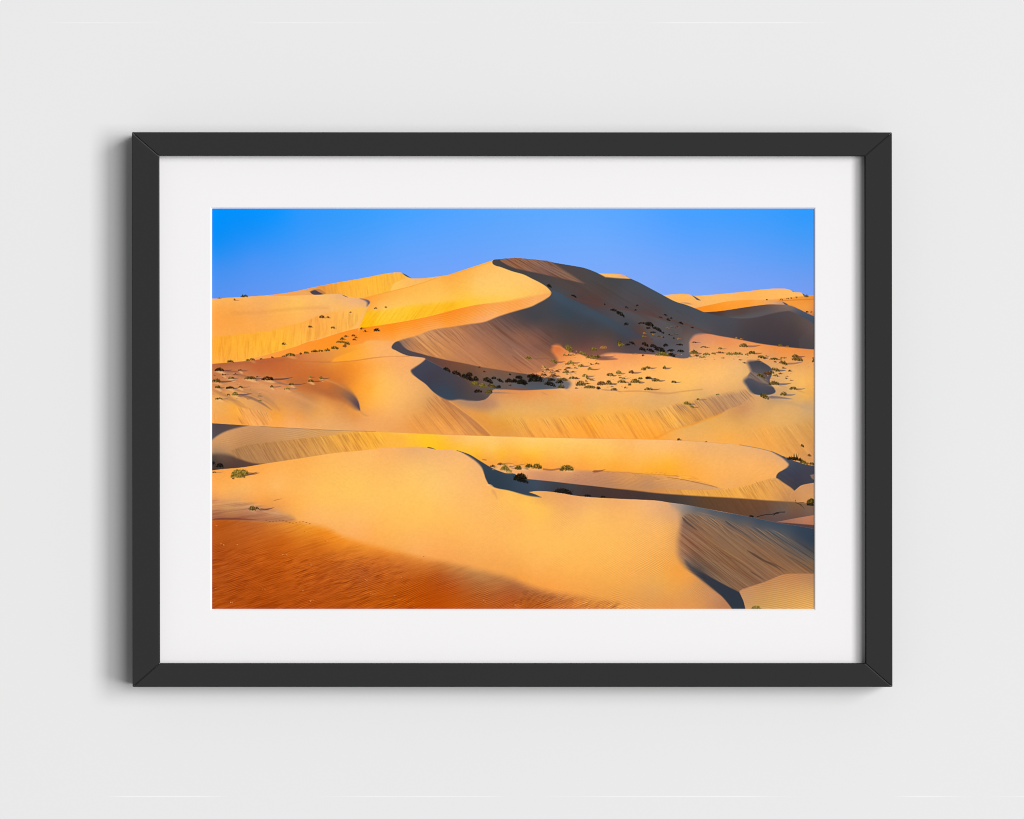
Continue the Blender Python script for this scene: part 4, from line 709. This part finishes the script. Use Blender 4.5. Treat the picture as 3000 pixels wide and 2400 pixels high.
bushes('C2 720,120,110,70,y,0,,0,0.4 890,165,100,36,y,0,,0,0.3 1010,220,150,44,y,0,,0,0.1 1080,210,80,34,g,200,7a5a54 1155,90,90,30,f 1030,118,90,40,y 210,225,70,36,y 530,270,80,34,y,110,7a4f44,0,0.4 660,185,36,24,y,90,8a5a48 740,280,70,34,y,90,7a5044 700,295,60,26,y 870,322,70,30,y,90,8a5a4c 985,362,60,32,y,110,7a5548 920,450,70,36,y,100,8a6456 960,480,40,20,y,80,8a6456 1240,438,90,36,g,40,7a5a4c 1350,412,70,40,y,50,9a7058 1505,405,60,44,b,110,8a5f4c 1660,365,60,34,g 1715,345,80,26,g,80,6a4a44,0.4 1925,345,40,32,y,80,8a6452 '
  '400,435,80,26,b 520,445,90,30,b,40,6a4a44 680,400,90,24,y,90,9a7058 570,385,60,20,b 770,475,120,28,g,30,6a4a44 630,500,140,34,g 600,530,100,34,d 300,510,190,90,d 250,460,120,50,d 130,540,130,60,d 30,510,70,36,d 90,465,80,30,d 480,560,140,50,d,0,,0,0.2 500,500,90,30,d 870,560,120,60,g,0,,0.3 1130,552,120,44,b,0,,0.3 1220,545,70,50,g,80,7a5a50 1385,522,100,34,g,60,8a6456 1560,525,120,50,g,60,7a5a4c 1620,480,60,26,g 1720,478,80,34,d,70,5a4a4c 1815,505,95,34,g,80,5a4a50 2040,522,60,22,g,80,7a5a50 1485,555,40,26,g 980,595,150,36,g 1090,600,50,26,d 1290,620,80,30,g,0,,0.3 1725,615,100,32,g,110,6a5a58 620,590,80,44,g,0,,0.5 '
  '1360,60,60,70,g,0,,0,0.5 1380,60,80,30,y 1520,35,80,26,d,0,,0,0.4 1680,55,80,40,d,0,,0,0.4 1460,50,60,20,d 1790,80,90,40,d,0,,0,0.3 1870,130,140,56,d,0,,0,0.3 1650,120,90,40,d,0,,0,0.3 1750,130,100,34,d,0,,0,0.3 1940,65,60,34,d 2110,50,90,14,d 1890,180,160,44,y 1950,185,90,40,y 2020,190,90,40,d,0,,0,0.4 2010,120,80,18,d 2130,135,80,28,d 1655,185,30,14,d 1550,165,70,10,f 700,345,60,14,b 450,370,60,20,b 2105,1250,36,22,b,20,a07050 80,1620,80,50,g 215,1590,90,40,g 315,1610,130,62,g,0,,0.3 690,1635,170,74,g,0,,0.0 100,1740,150,60,d 700,380,40,10,b 940,540,50,14,b 1070,285,40,14,b')
a, b = conv('C2', 1092, 596); dab(a, b, 4, 3.4, (14, 14, 22), 0.9)
stroke('C2 400,1615 500,1625 600,1610', 5, '8a5c50', 0.7, 2, False); stroke('C2 1020,1645 1100,1640 1190,1618', 7, '8a5038', 0.8, 2.5); a, b = conv('C2', 730, 1640); dab(a, b, 16, 3.5, (244, 190, 120), 0.7)
a, b = conv('C2', 210, 1620); dab(a, b, 26, 5, (248, 190, 122), 0.5)
bushes('D2 575,20,70,12,b,60,8a6458 700,80,90,14,b,40,9a7058 905,100,50,22,y,60,9a6a50 1200,72,100,44,g,180,8a5a4c 575,160,100,48,g,50,7a5a58 600,190,60,20,g,50,8a6050 730,175,90,28,y 820,162,60,20,y 900,150,90,18,b,40,8a6050 1020,172,80,34,y 1120,170,130,34,y 1300,160,110,36,g,90,8a5a4c 1240,175,40,20,y 1430,215,110,34,g,30,6a5050,0,0.2 1580,235,110,26,g,60,7a5a54 1700,215,80,14,y 1850,200,80,34,g,100,8a5040 1880,245,140,46,g,0,,0,0.1 1700,290,100,44,g,210,8a6a60,0,0.3 2080,260,40,36,g 2080,218,30,12,b 1660,65,60,26,y 1750,75,50,14,f 1600,375,110,40,g,90,5a5560,0,0.2 1540,405,100,26,g 1500,420,100,34,b,0,,0,0.1 1420,455,100,40,g,0,,0,0.3 1600,440,60,24,y 1580,550,130,46,g,170,605a66,0.4 1825,610,100,34,g,110,6a6068,0.7 1705,685,80,46,g,120,7a7070 1465,720,110,60,g,0,,0,0.4 '
  '320,525,60,22,g 200,350,30,30,b,70,8a6452 490,800,90,38,y,70,8a6a60,0,0.2 620,745,40,24,y,110,8a6c64 550,840,46,24,y,80,8a6a60 875,680,50,12,y 380,1248,40,22,b,30,a07050 725,1272,26,6,b 1940,1330,46,24,d,0,,0,0.4 2030,1450,50,24,b,0,,0,0.3 270,130,80,18,d')
stroke('D2 1510,705 1650,712 1830,732', 8, '6a6268', 0.75, 3); stroke('D2 1560,740 1750,770 2090,870', 14, 'b09480', 0.35, 10)
stroke('D2 1600,600 1800,620 2090,660', 10, 'd0a070', 0.3, 9)
# grass on the low dune's crest at the right
for i in range(70):
    t = rng.random(); x, y = conv('D2', 1700 + 390 * t, 1465 + 100 * t + 6 * math.sin(9 * t)); hh = (6 + 13 * rng.random()) * (0.35 + 1.1 * math.exp(-((t - 0.42) / 0.2)**2))
    stroke([(x, y, 1, False), (x + rng.normal(0, 3), y - hh, 1, False)], 1.8, ('2c241a', '4a3a20', '7a5a2c')[int(rng.random() * 3)], 0.8, 1.0)
bushes('D2 1850,1505,200,40,d,0,,0,0.15 1960,1545,110,36,g,0,,0,0.3 2060,1555,60,26,g')
bushes('C3 110,50,190,60,d,0,,0,0.25 650,195,220,60,d,0,,0,0.15 950,235,90,24,d 1150,248,60,22,d')
for i in range(26):
    x, y = conv('C3', 500 + 280 * rng.random(), 200 + 10 * rng.random()); stroke([(x, y - 6, 1, False), (x + rng.normal(0, 3), y - 6 - 12 * rng.random(), 1, False)], 1.5, '1c1c24', 0.6, 1.0)
bushes('D3 2060,350,130,90,d 2050,320,110,56,g 1295,492,60,20,d,0,,0,0.1 1360,1665,130,50,y')
for s in ('D3 1850,300 1860,270', 'D3 1850,310 1900,330 1960,350', 'D3 1900,330 1940,360 1980,410', 'D3 1880,320 1950,310 2000,300'): stroke(s, 2.2, '3a3020', 0.8, 1.2)
# tyre and foot tracks
for i in range(46):
    t = i / 45.0; x, y = conv('D3', 300 + 560 * t, 2 + 118 * t**1.2); dab(x, y, 2.2, 1.0, (150, 88, 44), 0.6); 
    x, y = conv('D3', 240 + 560 * t, -4 + 100 * t**1.2); dab(x, y, 2.2, 0.9, (168, 100, 52), 0.5)
    x, y = conv('C2', 1100 + 1000 * t, 1640 + 60 * t + 3 * math.sin(i)); dab(x, y, 3.0, 1.0, (176, 106, 62), 0.55)
for i in range(60):
    x, y = conv('C2', 800 + 1300 * rng.random(), 1650 + 60 * rng.random()); dab(x, y, 2.5, 0.9, (170, 104, 70), 0.35)
# general paper grain and fine sand mottling
lum = IMG @ np.array([0.3, 0.59, 0.11])
warm = (np.clip((118 - lum) / 40.0, 0, 1) * (GY > 740))[..., None]
IMG[:] = np.clip(IMG + warm * np.array([4.0, -4.0, -9.0]), 0, 255)
sun = (np.clip((lum - 135) / 40.0, 0, 1) * np.clip((GX - 1150) / 250, 0, 1) * np.clip((GY - 985) / 30, 0, 1) * np.clip((1290 - GY) / 60, 0, 1))[..., None]
IMG[:] = np.clip(IMG + sun * np.array([0.0, 2.0, -9.0]), 0, 255)
g = 1 + 0.022 * noise(GX / 1.9, GY / 1.7, 51) + 0.02 * noise(GX / 7.0, GY / 5.0, 52) + 0.008 * noise(GX / 40.0, GY / 22.0, 53)
land = np.clip((IMG[..., 0] - IMG[..., 2] + 20) / 60.0, 0.08, 1)
IMG[:] = np.clip(IMG * (1 + (g - 1)[..., None] * land[..., None]), 0, 255)

# the print is pin sharp: a light unsharp pass
def blur(a):
    for ax in (0, 1):
        a = 0.5 * a + 0.25 * np.roll(a, 1, ax) + 0.25 * np.roll(a, -1, ax)
    return a
B = blur(blur(IMG))
IMG[2:-2, 2:-2] = np.clip(IMG + 0.6 * (IMG - B), 0, 255)[2:-2, 2:-2]

# the print as a sheet of paper carrying that picture
def l2(v): return s2l(v)
cols = np.ones((GH * GW, 4), np.float32)
cols[:, :3] = np.clip(s2l(IMG.reshape(-1, 3)) / E_TOT, 0, 0.97)
x0, y0, z0 = at(PX0 - 0.5, PY0 - 0.5, D_PRINT); x1, y1, _ = at(PX1 + 0.5, PY1 + 0.5, D_PRINT)
XX, YY = np.meshgrid(np.linspace(x0, x1, GW), np.linspace(y0, y1, GH))
co = np.zeros((GH * GW, 3), np.float32); co[:, 0] = XX.ravel(); co[:, 1] = YY.ravel(); co[:, 2] = z0
idx = np.arange(GH * GW).reshape(GH, GW)
q = np.stack([idx[1:, :-1], idx[1:, 1:], idx[:-1, 1:], idx[:-1, :-1]], -1).reshape(-1, 4)
me = bpy.data.meshes.new('print')
me.vertices.add(len(co)); me.vertices.foreach_set('co', co.ravel())
me.loops.add(q.size); me.loops.foreach_set('vertex_index', q.ravel().astype(np.int32))
me.polygons.add(len(q)); me.polygons.foreach_set('loop_start', (np.arange(len(q)) * 4).astype(np.int32))
me.update(calc_edges=True)
at_ = me.color_attributes.new('ink', 'FLOAT_COLOR', 'POINT'); at_.data.foreach_set('color', cols.ravel())
pm = bpy.data.materials.new('photo_paper'); pm.use_nodes = True
nt = pm.node_tree; b = nt.nodes['Principled BSDF']; b.inputs['Roughness'].default_value = 0.8; b.inputs['Specular IOR Level'].default_value = 0.0
ca = nt.nodes.new('ShaderNodeVertexColor'); ca.layer_name = 'ink'
nt.links.new(ca.outputs['Color'], b.inputs['Base Color'])
me.materials.append(pm)
po = bpy.data.objects.new('print', me); C.collection.objects.link(po); po.parent = pic
po['label'] = 'desert dunes under a deep blue sky, printed on matt paper'
